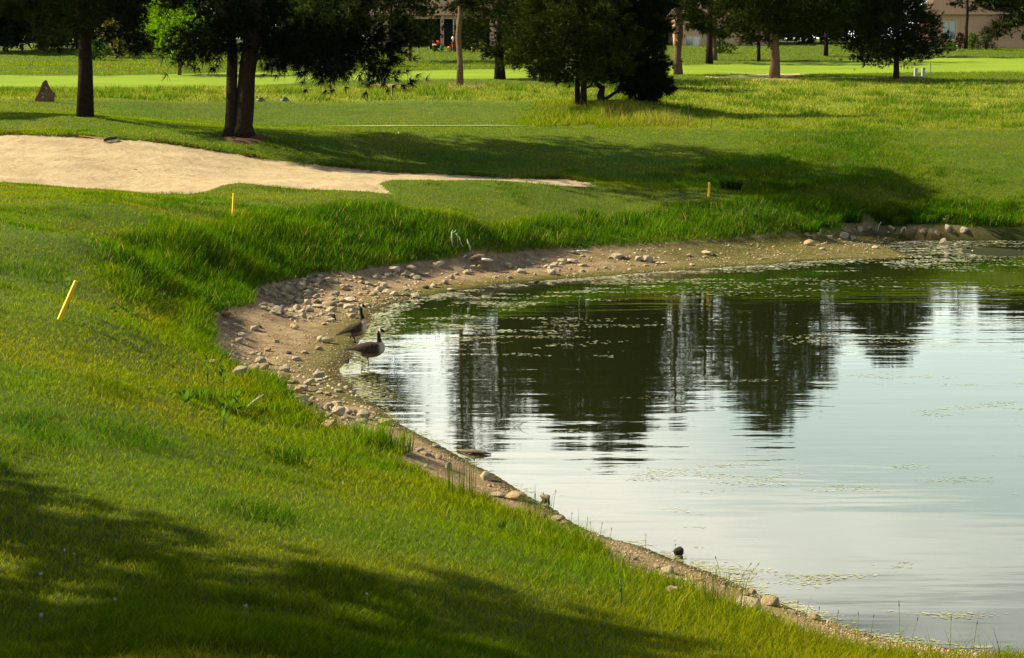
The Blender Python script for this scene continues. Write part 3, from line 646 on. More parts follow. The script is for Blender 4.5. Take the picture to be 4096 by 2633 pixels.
# the bright young maple
def broadleaf(name, label, px, py, tw_px, H, z0, Rr, colour, nclump, leaf, group=None, cz=.55, cat='tree', squash=1.0, per=22, fork=None):
    p = hit(px, py); r0 = tw_px / PS(p.y) / 2; base = Vector(p); t_ = empty(name, base)
    mb = MB(); mb.tube([(0, 0, -.1), (.02, 0, z0 * .6), (-.03, .02, z0 * 1.1), (.02, 0, H * .75)], [r0 * 1.25, r0, r0 * .8, r0 * .25], 10, wob=.05)
    lm = MB(); cs = []
    for i in range(nclump):
        a = rng.random() * 6.28; v = rng.random(); zz_ = z0 + (H - z0) * v; rr = Rr * math.sin(math.pi * min(.97, .28 + .68 * v)) * math.sqrt(rng.random()) * 1.05
        c_ = np.array([math.cos(a) * rr, math.sin(a) * rr, zz_]); cs.append(c_)
        if i < 12: lm.tube([(0, 0, z0 * .9 + .15 * (zz_ - z0)), tuple(c_ * np.array([.5, .5, .82])), tuple(c_)], [r0 * .35, r0 * .22, .01], 5, cap=False)
    cs = np.array(cs); cen = np.repeat(cs, per, 0) + rng.normal(0, 1, (nclump * per, 3)) * (Rr * .16) * np.array([1, 1, .75 * squash])
    sz = leaf * (.7 + .6 * rng.random(len(cen)))
    tint = np.array(colour)[None, :] * (.6 + .8 * rng.random((nclump, 1))).repeat(per, 0) * (.75 + .5 * rng.random((len(cen), 1)))
    V, cc = tuft_mesh(cen, rng.normal(0, 1, (len(cen), 3)) + np.array([0, 0, .4]), sz, 4, leaf * .75, tint, 1.2)
    link('crown', np_mesh('crown', V, np.arange(len(V)).reshape(-1, 3), cc), M_LEAF, t_)
    mb.build('trunk', M_BARK2, t_, smooth=True); lm.build('limbs', M_BARK2, t_, smooth=True)
    tag(t_, label, cat, group); return t_
broadleaf('maple_tree', 'small bright green leafy tree on the far rough at left', 718, 301, 13, 6.2, 1.2, 2.3, (.16, .28, .008), 70, .20, per=26)
broadleaf('round_tree', 'small dark tree with forked trunk in a mulch ring, far rough', 1220, 265, 15, 6.5, 1.4, 2.5, (.035, .055, .012), 70, .24, group='small trees on the far rough')
broadleaf('round_tree', 'small dark tree with leaning fork below the brick porch', 1640, 246, 12, 6.5, 1.5, 2.9, (.028, .042, .010), 80, .24, group='small trees on the far rough')
simple_pine(1567, 252, 16, 9, 3, 2.4, 'grey pine trunk half hidden behind the hanging pine branch', DK, n=20, per=18, group=FG)
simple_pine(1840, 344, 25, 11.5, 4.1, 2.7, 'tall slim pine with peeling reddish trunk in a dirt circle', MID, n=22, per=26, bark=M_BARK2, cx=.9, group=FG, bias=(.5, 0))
simple_pine(2000, 318, 38, 10.5, 1.7, 3.3, 'thick dark-trunked pine just right of the slim pine', MID, n=30, per=34, group=FG)
simple_pine(2168, 328, 20, 9, 1.4, 2.3, 'pine with a thin trunk left of the dark pine clump', (.026, .036, .010), n=26, per=30, group=FG)
# the dark clump in the middle
cA = hit(2330, 426); cB = hit(2405, 402)
def tc_(px, py, p=cA, dy=0.0): return at_D(px, py, p.y + dy)
conifer('pine_tree', 'olive pine with two close trunks and grey dead twigs, left half of the dark clump',
        [([tc_(2332, 432), tc_(2334, 380), tc_(2336, 330), tc_(2330, 260), tc_(2336, 150), tc_(2330, -150)], [.19, .15, .14, .13, .11, .03]), ([tc_(2312, 420, dy=.7), tc_(2309, 360, dy=.7), tc_(2314, 280, dy=.7), tc_(2300, 150, dy=.7), tc_(2290, 0, dy=.7)], [.16, .12, .12, .10, .03]),
         ([tc_(2340, 355), tc_(2365, 342), tc_(2375, 325)], [.05, .05, .02])],
        dict(axis=[np.array(tc_(2330, 300)), np.array(tc_(2300, -200))], n=48, per=56, R=3.0, prof=dome, droop=.35, up=.15, bias=(.1, 3.1)), (.036, .046, .008), (.28, 11, .040), group=FG, twigs=110)
conifer('pine_tree', 'black dense pine leaning right with foliage sweeping down to the dead grass',
        [([tc_(2408, 410, cB), tc_(2402, 380, cB), tc_(2410, 352, cB), tc_(2385, 335, cB), tc_(2380, 300, cB), tc_(2420, 150, cB)], [.22, .17, .15, .10, .09, .06]), ([tc_(2412, 402, cB), tc_(2435, 388, cB), tc_(2462, 370, cB), tc_(2520, 330, cB), tc_(2540, 150, cB), tc_(2530, -150, cB)], [.10, .08, .08, .07, .06, .02]),
         ([tc_(2545, 425, cB), tc_(2540, 370, cB), tc_(2535, 300, cB)], [.07, .06, .05])],
        [dict(axis=[np.array(tc_(2550, 360, cB)), np.array(tc_(2540, -260, cB))], n=46, per=40, R=1.75, prof=dome, droop=.3, up=.2), dict(axis=[np.array(tc_(2480, 310, cB)), np.array(tc_(2450, -300, cB))], n=34, per=34, R=2.0, prof=dome, droop=.3, up=.2),
         dict(axis=[np.array(tc_(2600, 400, cB)), np.array(tc_(2600, 250, cB))], n=14, per=34, R=1.0, prof=dome, droop=.3, up=.2)], (.013, .018, .005), (.26, 11, .038), group=FG)
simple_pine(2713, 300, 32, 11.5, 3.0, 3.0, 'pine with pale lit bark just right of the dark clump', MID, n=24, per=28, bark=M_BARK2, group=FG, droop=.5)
simple_pine(2837, 256, 27, 13, 2.2, 3.2, 'dark pine trunk in front of the window, nearer of the pair', MID, n=24, per=24, group=FG)
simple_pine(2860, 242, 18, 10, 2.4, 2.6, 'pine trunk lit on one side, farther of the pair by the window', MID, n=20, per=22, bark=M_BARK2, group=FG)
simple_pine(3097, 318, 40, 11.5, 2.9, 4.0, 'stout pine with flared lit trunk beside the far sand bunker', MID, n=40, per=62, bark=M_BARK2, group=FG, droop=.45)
simple_pine(3035, 246, 13, 13, 2.0, 3.6, 'thin grey pine trunk behind the stout pine', DK, n=22, per=22, group=FG)
simple_pine(3303, 226, 16, 13, 1.4, 3.4, 'dark pine between the stout pine and the round tree', DK, n=24, per=26, group=FG)
simple_pine(3585, 322, 24, 6.6, 1.15, 3.15, 'rounded dark pine with short trunk in reddish mulch at right', (.022, .030, .009), n=52, per=46, tuft=(.26, 10, .04), prof=lambda u: max(.3, math.cos(u * 1.35)) , droop=.2, up=.30, group=FG)
simple_pine(3862, 196, 14, 9, 4.0, 2.0, 'dark trunk against the sunlit brick house', DK, n=14, per=16, group=FG)
# pines just outside the left of the picture whose shade falls into it
for (x, y, H_, R_, lb) in ((-13.5, 14.6, 11.2, 3.9, 'pine beyond the left edge that shades the near lawn'), (-12.0, 9.8, 11.0, 4.0, 'second pine beyond the left edge, nearer the viewer'), (-33, 78, 12, 3.4, 'pine beyond the left edge behind the bunker'), (-42, 103, 11, 3.6, 'pine beyond the left edge by the far field')):
    b_ = G(x, y); top = (x + .2, y, b_.z + H_)
    conifer('pine_tree', lb, [(lin((x, y, b_.z - .1), top, 6, .04), [.3, .25, .22, .18, .12, .04])], dict(axis=[np.array((x, y, b_.z + H_ * .22)), np.array(top)], n=32, per=26, R=R_, prof=dome, droop=.35), DK, (.45, 7, .12), group=FG)
# trees and shrubs behind the houses and along the far left
k_ = 0
kinds = ['dark evergreen behind the rough', 'dense green tree behind the rough', 'olive tree behind the rough']
where = ['at the far left edge', 'above the stone sign', 'left of the lit shrub', 'right of the lit shrub', 'behind the maple', 'left of the double pine', 'right of the double pine', 'over the hanging branch', 'left of the brick porch', 'right of the yellow shrubs', 'above the thin pine', 'behind the olive pine', 'behind the black pine', 'left of the window house', 'right of the window house', 'between the houses', 'left of the right-hand house', 'at the right edge behind the house', 'at the far right corner']
for i, (px, D, H_, R_) in enumerate([(-40, 182, 11, 4.5), (190, 188, 10, 4.2), (330, 192, 10, 4.0), (560, 196, 9.5, 4.0), (660, 204, 11, 4.4), (880, 205, 11, 4.5), (1080, 206, 10, 4.5), (1340, 206, 11, 4.6), (1500, 203, 10, 4.0), (2080, 204, 11, 4.4), (2230, 206, 10, 4.2), (2420, 212, 11, 4.5), (2600, 208, 10, 4.3), (2660, 220, 10, 4.2), (3000, 207, 10, 4.3), (3200, 206, 10, 4.3), (3420, 206, 10.5, 4.3), (3990, 196, 9, 3.2), (4110, 200, 10, 3.8)]):
    x = (px - 2048) / FPX * D; b_ = G(x, D); c_ = [(.016, .026, .008), (.035, .055, .012), (.05, .06, .016)][i % 3]
    top = (x, D, b_.z + H_)
    conifer('far_tree', f'{kinds[i % 3]} {where[i]}', [(lin((x, D, b_.z - .2), top, 5, .05), [.22, .2, .16, .1, .04])], dict(axis=[np.array((x, D, b_.z + .5)), np.array(top)], n=44, per=22, R=R_, prof=lambda u: max(.35, math.sin(math.pi * min(.97, .35 + .62 * u))), droop=.2), c_, (.80, 6, .24), group='trees behind the rough')
def shrub(name, label, px, py, w_m, h_m, colour, leaf=.14, n_=260, mat_=None, group=None, flowers=None):
    p = hit(px, py); t_ = empty(name, p)
    a = rng.random(n_) * 6.28; v = rng.random(n_) ** .8; r_ = np.sqrt(rng.random(n_)) * w_m / 2 * np.sin(np.pi * np.clip(.25 + .7 * v, 0, 1))
    cen = np.stack([np.cos(a) * r_, np.sin(a) * r_, v * h_m * .92 + .04], -1) + rng.normal(0, .04 * h_m, (n_, 3))
    tint = np.array(colour)[None, :] * (.55 + .9 * rng.random((n_, 1)))
    V, cc = tuft_mesh(cen, np.stack([np.cos(a), np.sin(a), .8 + 0 * a], -1), leaf * (.7 + .6 * rng.random(n_)), 5, leaf * .5, tint, 1.0)
    link('foliage', np_mesh('foliage', V, np.arange(len(V)).reshape(-1, 3), cc), mat_ or M_LEAF, t_)
    st = MB()
    for i in range(7):
        q = i * .9; st.tube([(0, 0, -.05), (math.cos(q) * w_m * .12, math.sin(q) * w_m * .12, h_m * .4), (math.cos(q) * w_m * .25, math.sin(q) * w_m * .25, h_m * .75)], [.03 * h_m, .02 * h_m, .008 * h_m], 5)
    st.build('stems', M_BARK, t_)
    if flowers:
        fm = MB()
        for i in range(flowers[1]):
            q = rng.random() * 6.28; rr = w_m * .42 * math.sqrt(rng.random()); fm.ball((math.cos(q) * rr, math.sin(q) * rr, h_m * (.75 + .3 * rng.random())), flowers[2], 6, 4)
        fm.build('flowers', flowers[0], t_)
    tag(t_, label, 'shrub', group); return t_
shrub('shrub', 'sunlit pale-leaved shrub before the dark trees at far left', 470, 231, 5.0, 3.6, (.15, .15, .035), .3, 420)
shrub('shrub', 'low dark green bush beside the left pine trunk', 375, 242, 3.2, 1.8, (.04, .09, .01), .25, 300)

# ------------------------------------------------------------ shore rocks
def rock_mesh(seed, flat):
    r_ = np.random.default_rng(seed); bm = bmesh.new(); bmesh.ops.create_icosphere(bm, subdivisions=3, radius=1.0)
    pl = [(unit(r_.normal(0, 1, 3)), .50 + .32 * r_.random()) for _ in range(14)]
    for v in bm.verts:
        p = np.array(v.co)
        for nn, d_ in pl:
            k = p @ nn
            if k > d_: p = p - nn * (k - d_) * .97
        p = p * (1 + .10 * (fbm(np.array([p[0] * 1.7 + seed]), np.array([p[1] * 1.7 + p[2] * 2]), 3)[0] - .5))
        v.co = (p[0], p[1], p[2] * flat)
    me = bpy.data.meshes.new('rock'); bm.to_mesh(me); bm.free(); me.shade_smooth(); return me
M_ROCKS = [mat('rock_pale', (.56, .47, .33), .9, .2, (3.5, .8, (.38, .30, .20)), (5, .8, .12)), mat('rock_grey', (.44, .37, .27), .9, .2, (3.5, .8, (.28, .23, .16)), (5, .8, .12)),
           mat('rock_tan', (.46, .34, .20), .9, .2, (3.5, .8, (.31, .22, .12)), (5, .8, .12)), mat('rock_red', (.22, .105, .06), .9, .2, (3.5, .8, (.13, .07, .045)), (5, .8, .12)), mat('rock_dark', (.055, .045, .03), .8, .3, (3.5, .8, (.03, .028, .018)), (5, .8, .12))]
ROCKM = {}
for i in range(9):
    base_me = rock_mesh(100 + i, [.75, .6, .9, .5, .7, .8, .62, .55, .85][i])
    for k, m_ in enumerate(M_ROCKS):
        c = base_me.copy(); c.materials.append(m_); ROCKM[i, k] = c
def lift(zx, zy, off, sc_): return off[0] + zx / sc_, off[1] + zy / sc_
ROCKS = []
def rk(lst, off, sc_):
    for r_ in lst:
        x, y = lift(r_[0], r_[1], off, sc_); ROCKS.append((x, y, r_[2] / sc_, r_[3] / sc_, r_[4] if len(r_) > 4 else -1))
rk([(1745,80,125,52),(1900,75,90,45),(1065,187,68,58),(945,205,70,52),(1165,163,92,40),(1097,140,78,42),(780,250,135,55),(768,265,75,38),(950,157,60,25),(662,248,52,28),(925,232,110,50),(690,310,60,32),(770,290,70,35),(830,325,95,45),(905,305,70,40),(985,275,100,42),(978,312,70,50),(1045,320,65,35),(1090,358,68,38),(985,372,62,58),(905,358,70,40),(1170,385,140,42),(1350,342,130,38),(1225,290,80,40),(1200,335,80,38),(1310,245,95,40),(1490,240,48,40),(1520,195,65,32),(1620,255,90,42),(1660,215,60,50),(1590,215,65,32),(1690,275,80,35),(1755,290,75,45),(1860,250,70,32),(1910,255,50,25),(1940,318,85,42),
 (745,450,105,70),(680,455,75,38),(740,465,55,35),(1000,437,75,42),(1070,400,110,35),(1200,435,105,50),(1360,410,125,50),(1385,490,90,55),(1205,505,90,50,4),(1195,523,70,35),(945,487,85,55),(830,490,55,30),(1130,550,60,28),(850,435,60,28),(265,490,85,62,3),(340,500,65,38),(185,475,50,40),(235,555,90,35),(345,565,75,32),(515,598,85,45),(560,575,60,30,4),(405,660,90,50),(390,712,80,60),(720,708,60,38),(640,785,70,38),(1085,770,65,42),(965,803,80,35),(830,808,50,28,4),(885,865,85,45),(1330,893,70,45,4),(565,890,130,75),(595,945,105,55),(515,960,110,60),(790,965,95,50),(375,1010,155,100,1),(140,790,80,100,1),(150,885,90,40),(300,900,120,60,1),(765,1060,130,95),(800,1005,50,40),(1075,1015,110,65),(1095,1045,75,30),(985,1082,85,52),(1025,1055,70,40),(905,1155,125,75),(945,1130,95,65),(940,1230,140,80),(930,1275,110,75),(1010,1265,80,55,4),(1035,1215,65,40),(1260,1143,75,38),(1170,1172,68,35),(1100,1155,60,28),(1235,1253,75,38),(1185,1275,70,50),(1160,1298,60,50),(1250,1345,130,85),(1340,1335,100,60),(1405,1335,55,40),(1470,1380,130,85),(1310,1380,80,30),(1075,1390,150,70),(1180,1460,140,85,2),(1480,1420,120,55),(1660,1435,145,60),(960,1370,140,90,2),(1250,1285,80,50)], (780, 1050), 2.2)
rk([(830,135,70,38),(883,145,45,24),(1245,100,72,40),(1325,103,92,40),(1195,130,66,42),(1245,115,45,22),(1127,137,45,28),(1170,192,78,56),(1155,150,50,30),(1410,127,78,25),(938,180,78,38),(1400,170,52,22),(1347,195,60,18),(1228,163,34,22),(1675,63,95,44),(1838,85,58,48),(1905,93,74,62),(1583,147,45,24),(1892,125,42,18),(2012,108,75,16),(1768,158,40,14),(613,138,42,32),(568,145,52,32),(490,138,34,18),(1102,88,36,22),(1325,25,60,18),(280,128,105,40),(325,108,35,18),(90,160,80,40),(345,265,50,44),(260,290,60,34),(205,300,52,30,4),(135,232,70,38),(515,188,75,42),(400,225,44,32),(435,195,50,28),(205,205,50,34),(130,375,90,40),(392,312,65,18),(1048,252,45,22,4),(730,215,40,20),(2225,48,36,20),(2252,122,38,16)], (1600, 1000), 1.925)
rk([(250,38,95,34),(100,50,40,18),(222,58,38,14),(132,120,40,18),(655,76,40,12),(690,66,38,8),(890,85,35,14)], (2700, 1000), 1.9016)
rk([(125,515,125,95,2),(290,575,80,42),(180,435,60,22),(325,490,75,20),(565,540,34,18),(500,600,28,16,4),(555,420,130,98,1),(670,435,100,55,1),(380,410,100,30,1),(235,370,85,75,1),(95,395,75,65,1),(965,550,85,38),(830,565,36,16),(1060,500,56,28,4),(1215,550,80,25,4),(1460,498,68,42),(1825,480,85,60),(1795,500,65,40),(1965,503,40,25),(1545,360,110,68,1),(1725,370,125,68,1),(1865,330,80,100,1),(2065,350,155,88,1),(1850,210,100,90,2),(1525,190,70,60,2),(1210,170,65,30,2),(1950,350,70,32,1),(760,340,100,80,1),(865,300,90,60,1),(410,695,50,18,4)], (3200, 820), 3.153)
rk([(1100,550,100,72),(1125,595,35,24),(1305,690,160,75,2),(1505,690,80,52,1),(1175,665,110,30),(1520,735,40,26),(1500,825,45,58),(1600,830,90,40),(1640,860,70,38,2),(845,480,55,68),(640,355,70,26),(680,378,70,26),(775,402,60,30,2),(755,325,60,24,1),(690,460,40,22),(730,385,50,18)], (1300, 1600), 1.711)
rk([(490,805,68,60,4),(425,915,85,48),(485,955,50,25),(215,830,50,30),(450,1030,100,40),(600,960,50,20),(770,985,40,25),(765,1005,40,20),(935,1145,160,88,0),(1060,1115,110,62,2),(945,1040,55,30,2),(905,1050,40,25,2),(1180,1160,60,25),(1325,1200,75,35,2),(355,880,40,22)], (2400, 1700), 1.536)
SPECIAL = [((1573,1086),'long pale boulder lying against the far grass edge'),((1644,1084.1),'rough boulder next to the long pale one at the grass edge'),((900,1273),'reddish rock at the head of the stony cove'),((1037,1454),'big buff rock with a broken face on the near side of the cove'),((950,1509),'large shaded boulder half in the grass behind the milkweed'),((1128,1532),'striped weathered boulder at the near grass edge of the cove'),
 ((2209,1099),'cracked split boulder standing on the far mud beach'),((2470,1032),'two-humped pale boulder alone on the far beach'),((2555,1044),'smaller of the two upright boulders side by side on the far beach'),((2589,1048),'taller of the two upright boulders side by side on the far beach'),((2831,1020),'flat slab-shaped rock on the far beach'),((3240,983),'upright pointed tan boulder at the end of the spit'),
 ((3376,953),'large wedge-shaped boulder under the cut bank'),((3412,958),'rounded boulder to the right of the wedge-shaped one under the bank'),((3855,931),'biggest round boulder at the foot of the right bank'),((3787,886),'boulder stuck high in the right bank'),((2063,2003),'smooth brown boulder on the near water edge'),((2180,2003),'square stone standing in shallow water off the near beach'),((2719,2224),'dark lone stone in the water off the near shore'),
 ((1943,1921),'pale split stone on the near beach'),((3009,2445),'big pale boulder in the grass at the lower shore'),((3090,2426),'tan block-shaped boulder at the lower water edge'),((1534,1702),'long flat cream rock near the water, lower cove'),((1448,1677),'pyramid-shaped buff rock in the lower cove'),((1348,1661),'rounded rock in the middle of the lower rock pile'),((1316,1713),'square tan boulder at the bottom of the rock pile'),
 ((1659,1194),'pale boulder at the scummy water edge'),((1328,1280),'dark pitted rock behind the goslings'),((1384,1456),'small dark wet rock at the water edge below the geese'),((1409,1273),'rough pale rock left of the rear goose neck'),((1398,1236),'broad pale rock behind the rear goose'),((1119,1254),'large dome-shaped rock left of the stone field'),((3779,972),'pale rock pair on the algae flat, larger one'),((3663,978),'round stone on the algae flat in the inlet')]
def place_rock(x, y, w_, h_, tone, label, group, nm='rock'):
    p = hit(x, y); s_ = PS(p.y); W_ = w_ / s_ / 2 * 1.14; Hh = h_ / s_ * 1.12
    vi = int(rng.integers(0, 9)); tone = tone if tone >= 0 else int(rng.choice([0, 0, 0, 1, 1, 2]))
    o = bpy.data.objects.new(nm, ROCKM[vi, tone]); COL.objects.link(o)
    hz_ = Hh * .62; flat = [.75, .6, .9, .5, .7, .8, .62, .55, .85][vi]
    o.scale = (W_ * 1.12, W_ * (.75 + .4 * rng.random()), hz_ / flat * 1.0)
    o.location = (p.x, p.y + W_ * .5, p.z + hz_ * .50); o.rotation_euler = (rng.normal(0, .12), rng.normal(0, .12), rng.normal(0, .5) + (math.pi if rng.random() < .5 else 0))
    tag(o, label, 'rock', group); return o
MARKS = [(x_, 'the ' + l_.split(' ', 1)[1] if False else l_) for x_, l_ in SPECIAL]
SHORT = {'long pale boulder lying': 'the long pale boulder', 'rough boulder next': 'the rough boulder at the grass edge', 'reddish rock at': 'the reddish rock', 'big buff rock': 'the big broken buff rock', 'large shaded boulder': 'the large shaded boulder', 'striped weathered boulder': 'the striped boulder', 'cracked split boulder': 'the cracked boulder', 'two-humped pale': 'the two-humped boulder', 'smaller of the two': 'the upright boulder pair', 'flat slab-shaped': 'the flat slab rock', 'upright pointed tan': 'the pointed tan boulder', 'large wedge-shaped': 'the wedge-shaped boulder', 'biggest round boulder': 'the biggest round boulder', 'boulder stuck high': 'the boulder high in the bank', 'smooth brown boulder': 'the smooth brown boulder', 'dark lone stone': 'the lone stone in the water', 'pale split stone': 'the pale split stone', 'big pale boulder': 'the big boulder in the grass', 'long flat cream': 'the long flat cream rock', 'pyramid-shaped': 'the pyramid-shaped rock', 'square tan boulder': 'the square tan boulder', 'pale boulder at the scummy': 'the boulder at the scummy edge', 'dark pitted': 'the dark pitted rock', 'small dark wet': 'the dark wet rock below the geese', 'rough pale rock': 'the rough pale rock by the goose neck', 'broad pale rock': 'the broad pale rock behind the goose', 'large dome-shaped': 'the dome-shaped rock', 'pale rock pair': 'the rock pair on the algae flat', 'round stone on': 'the round stone in the inlet'}
LM = []
for (sx, sy), l_ in SPECIAL:
    for k_, v_ in SHORT.items():
        if l_.startswith(k_): LM.append((sx, sy, v_))
LM += [(1177, 1318, 'the left gosling'), (1300, 1358, 'the right gosling'), (1885, 1040, 'the dead branch'), (2265, 1003, 'the weathered plank'), (3575, 925, 'the drain pipe')]
COUNT = {}
ORD = ['', 'second ', 'third ', 'fourth ', 'fifth ', 'sixth ', 'seventh ', 'eighth ', 'ninth ', 'tenth ', 'eleventh ', 'twelfth ']
def rel_labels(items, noun):
    """items (x, y, w, tone) -> a label from size, colour, nearest landmark and side, counted outward"""
    tmp = []
    for i, (x, y, w_, tone) in enumerate(items):
        d_ = [math.hypot(sx - x, (sy - y) * 2.2) for sx, sy, _ in LM]; j = int(np.argmin(d_)); sx, sy, l_ = LM[j]
        ddx, ddy = x - sx, (y - sy) * 2.2
        side = ('right of' if ddx > 0 else 'left of') if abs(ddx) > abs(ddy) else ('in front of' if ddy > 0 else 'behind')
        c_ = {3: 'reddish', 4: 'dark', 2: 'tan', 1: 'grey', 0: 'pale'}[tone]; k_ = 'large' if w_ > 52 else 'mid-sized' if w_ > 32 else 'small' if w_ > 18 else 'tiny'
        tmp.append((f'{k_} {c_} {noun} {side} {l_}', d_[j], i))
    out = [None] * len(items)
    for lb, d_, i in sorted(tmp, key=lambda q: (q[0], q[1])):
        k = COUNT.get(lb, 0); COUNT[lb] = k + 1; out[i] = (ORD[k] if k < 12 else f'outer ') + lb
    return out
USED = set()
tones = [r_[4] if r_[4] >= 0 else int(rng.choice([0, 0, 0, 1, 1, 2])) for r_ in ROCKS]
labs = rel_labels([(r_[0], r_[1], r_[2], tn) for r_, tn in zip(ROCKS, tones)], 'rock')
for (x, y, w_, h_, _), tone, lb in zip(ROCKS, tones, labs):
    for (sx, sy), l2 in SPECIAL:
        if abs(sx - x) < 4 and abs(sy - y) < 4 and l2 not in USED: lb = l2; USED.add(l2)
    place_rock(x, y, w_, h_, tone, lb, 'rocks along the pond shore')
# small loose stones of the stone field, one by one, then gravel too small to pick apart
STONY = [(1025, 1175), (1250, 1110), (1560, 1090), (1680, 1070), (1680, 1190), (1560, 1210), (1420, 1262), (1300, 1300), (1180, 1290), (1040, 1235)]
LOWER = [(820, 1440), (900, 1330), (1100, 1420), (1330, 1500), (1500, 1640), (1560, 1700), (1400, 1720), (1250, 1690), (1180, 1600), (1000, 1510)]
FARB = [(1690, 1060), (2100, 1020), (2700, 985), (3200, 960), (3500, 990), (2800, 1050), (2200, 1100), (1750, 1150)]
def rand_in(poly, n_):
    P = np.array(poly); out = []
    while len(out) < n_:
        x, y = P.min(0) + rng.random(2) * (P.max(0) - P.min(0))
        if in_poly(np.array([x]), np.array([y]), poly)[0]: out.append((x, y))
    return out
for poly, n_, wr, gp in ((STONY, 150, (13, 34), 'loose stones of the stone field'), (LOWER, 60, (12, 30), 'loose stones round the rock pile'), (FARB, 46, (8, 22), 'loose stones of the far beach')):
    it = [(x, y, wr[0] + (wr[1] - wr[0]) * rng.random() ** 1.6, int(rng.choice([0, 0, 0, 1, 1, 2]))) for x, y in rand_in(poly, n_)]
    for (x, y, w_, tone), lb in zip(it, rel_labels(it, 'loose stone')):
        place_rock(x, y, w_, w_ * (.35 + .25 * rng.random()), tone, lb, gp, 'stone')
def gravel(name, n_, dens, label):
    xs = []; c = 0
    y = 1 / (1 / 14 + (1 / 66 - 1 / 14) * rng.random(n_)); x = (rng.random(n_) * 1.75 - .75) * (y * .3 + .5)
    wet = in_poly(x, y, EDGE) & ~in_poly(x, y, POND); x, y = x[wet], y[wet]
    k = fbm(x * .9, y * .9, 3); keep = rng.random(len(x)) < dens * np.clip((k - .3) * 3, .12, 1); x, y = x[keep], y[keep]
    n_ = len(x); s_ = np.maximum(.007, y / 1875 * .50) * (.6 + 2.2 * rng.random(n_) ** 4)
    T = np.array([(1, 0, 0), (-.5, .87, 0), (-.5, -.87, 0), (0, 0, 1.0), (0, 0, -1)]) * np.array([1, 1, .6])
    a = rng.random(n_) * 6.28; ca, sa = np.cos(a), np.sin(a)
    V = T[None] * s_[:, None, None] * (.7 + .6 * rng.random((n_, 5, 3)))
    V = np.stack([V[..., 0] * ca[:, None] - V[..., 1] * sa[:, None], V[..., 0] * sa[:, None] + V[..., 1] * ca[:, None], V[..., 2]], -1) + np.stack([x, y, Hq(x, y) + s_ * .2], -1)[:, None]
    f_ = np.array([(0, 1, 3), (1, 2, 3), (2, 0, 3), (1, 0, 4), (2, 1, 4), (0, 2, 4)])
    Fc = (np.arange(n_)[:, None, None] * 5 + f_[None]).reshape(-1, 3)
    base = np.array([(.36, .26, .15), (.42, .34, .24), (.22, .13, .07), (.28, .22, .15)])[rng.integers(0, 4, n_)] * (.7 + .5 * rng.random((n_, 1)))
    o = link(name, np_mesh(name, V.reshape(-1, 3), Fc, base.repeat(5, 0)), mat('gravel', attr='tint', rough=.95, spec=.1)); tag(o, label, kind='stuff')
gravel('gravel', 520000, .9, 'fine gravel and pebbles over the mud beach')

def cobbles(name, polys, n_, label):
    P = np.array([p for poly, k in polys for p in rand_in(poly, k)]); hp = np.array([tuple(hit(px, py)) for px, py in P]); n_ = len(hp)
    s_ = rng.uniform(.018, .052, n_) * rng.random(n_) ** .4; V0 = np.array(ROCKM[0, 0].name and [(1, 0, .1), (.5, .87, 0), (-.5, .87, .1), (-1, 0, 0), (-.5, -.87, .1), (.5, -.87, 0), (.45, .2, .62), (-.35, .35, .7), (-.1, -.5, .6)])
    f_ = np.array([(0, 1, 6), (1, 7, 6), (1, 2, 7), (2, 3, 7), (3, 8, 7), (3, 4, 8), (4, 5, 8), (5, 6, 8), (5, 0, 6), (6, 7, 8)])
    a = rng.random(n_) * 6.28; ca, sa = np.cos(a)[:, None], np.sin(a)[:, None]; V = V0[None] * s_[:, None, None] * (.7 + .6 * rng.random((n_, 9, 3)))
    V = np.stack([V[..., 0] * ca - V[..., 1] * sa, V[..., 0] * sa + V[..., 1] * ca, V[..., 2] - .005], -1) + hp[:, None]
    c = np.array([(.50, .42, .29), (.40, .33, .24), (.42, .31, .19), (.26, .20, .14)])[rng.integers(0, 4, n_)] * (.75 + .4 * rng.random((n_, 1)))
    o = link(name, np_mesh(name, V.reshape(-1, 3), (np.arange(n_)[:, None, None] * 9 + f_[None]).reshape(-1, 3), c.repeat(9, 0)), MATS['gravel']); tag(o, label, kind='stuff')
cobbles('cobble_gravel', [(STONY, 650), (LOWER, 420), (FARB, 260)], 0, 'coarse gravel lying between the shore stones')

# ------------------------------------------------------------ pond scum and floating algae
def flakes(name, x, y, s_, el, tint, label):
    n_ = len(x); k = 6; a = np.linspace(0, 2 * np.pi, k, endpoint=False)[None] + rng.random((n_, 1)) * .9
    r_ = s_[:, None] * (.55 + .6 * rng.random((n_, k)))
    V = np.stack([x[:, None] + np.cos(a) * r_ * el, y[:, None] + np.sin(a) * r_, np.full((n_, k), .004) + rng.random((n_, 1)) * .003], -1)
    b = np.arange(n_)[:, None] * k; Fc = np.concatenate([b + np.array([[0, i, i + 1]]) for i in range(1, k - 1)], 0)
    o = link(name, np_mesh(name, V.reshape(-1, 3), Fc, tint.repeat(k, 0)), mat('algae', attr='tint', rough=.6, spec=.3)); tag(o, label, kind='stuff'); return o
n_ = 800000
y = 1 / (1 / 17 + (1 / 66 - 1 / 17) * rng.random(n_)); x = (rng.random(n_) * 2 - 1) * (y * .3 + .5)
okp = in_poly(x, y, POND); x, y = x[okp], y[okp]; ds = seg_dist(x, y, SHORE)
m1_ = fbm(x * .28 + 3, y * .55, 4); m2_ = fbm(x * .9 + 20, y * 2.2 + 4, 4)
dens = np.zeros(len(x))
band = sstep(.9 + .7 * (x > 5), .05, ds) * (y > 31); dens = np.maximum(dens, band * sstep(.30, .40, m2_) * .98)
inlet = (x > 11) & (y > 47); dens = np.maximum(dens, np.where(inlet, sstep(3.6, .8, ds) * sstep(.30, .42, m2_) * .95, 0))
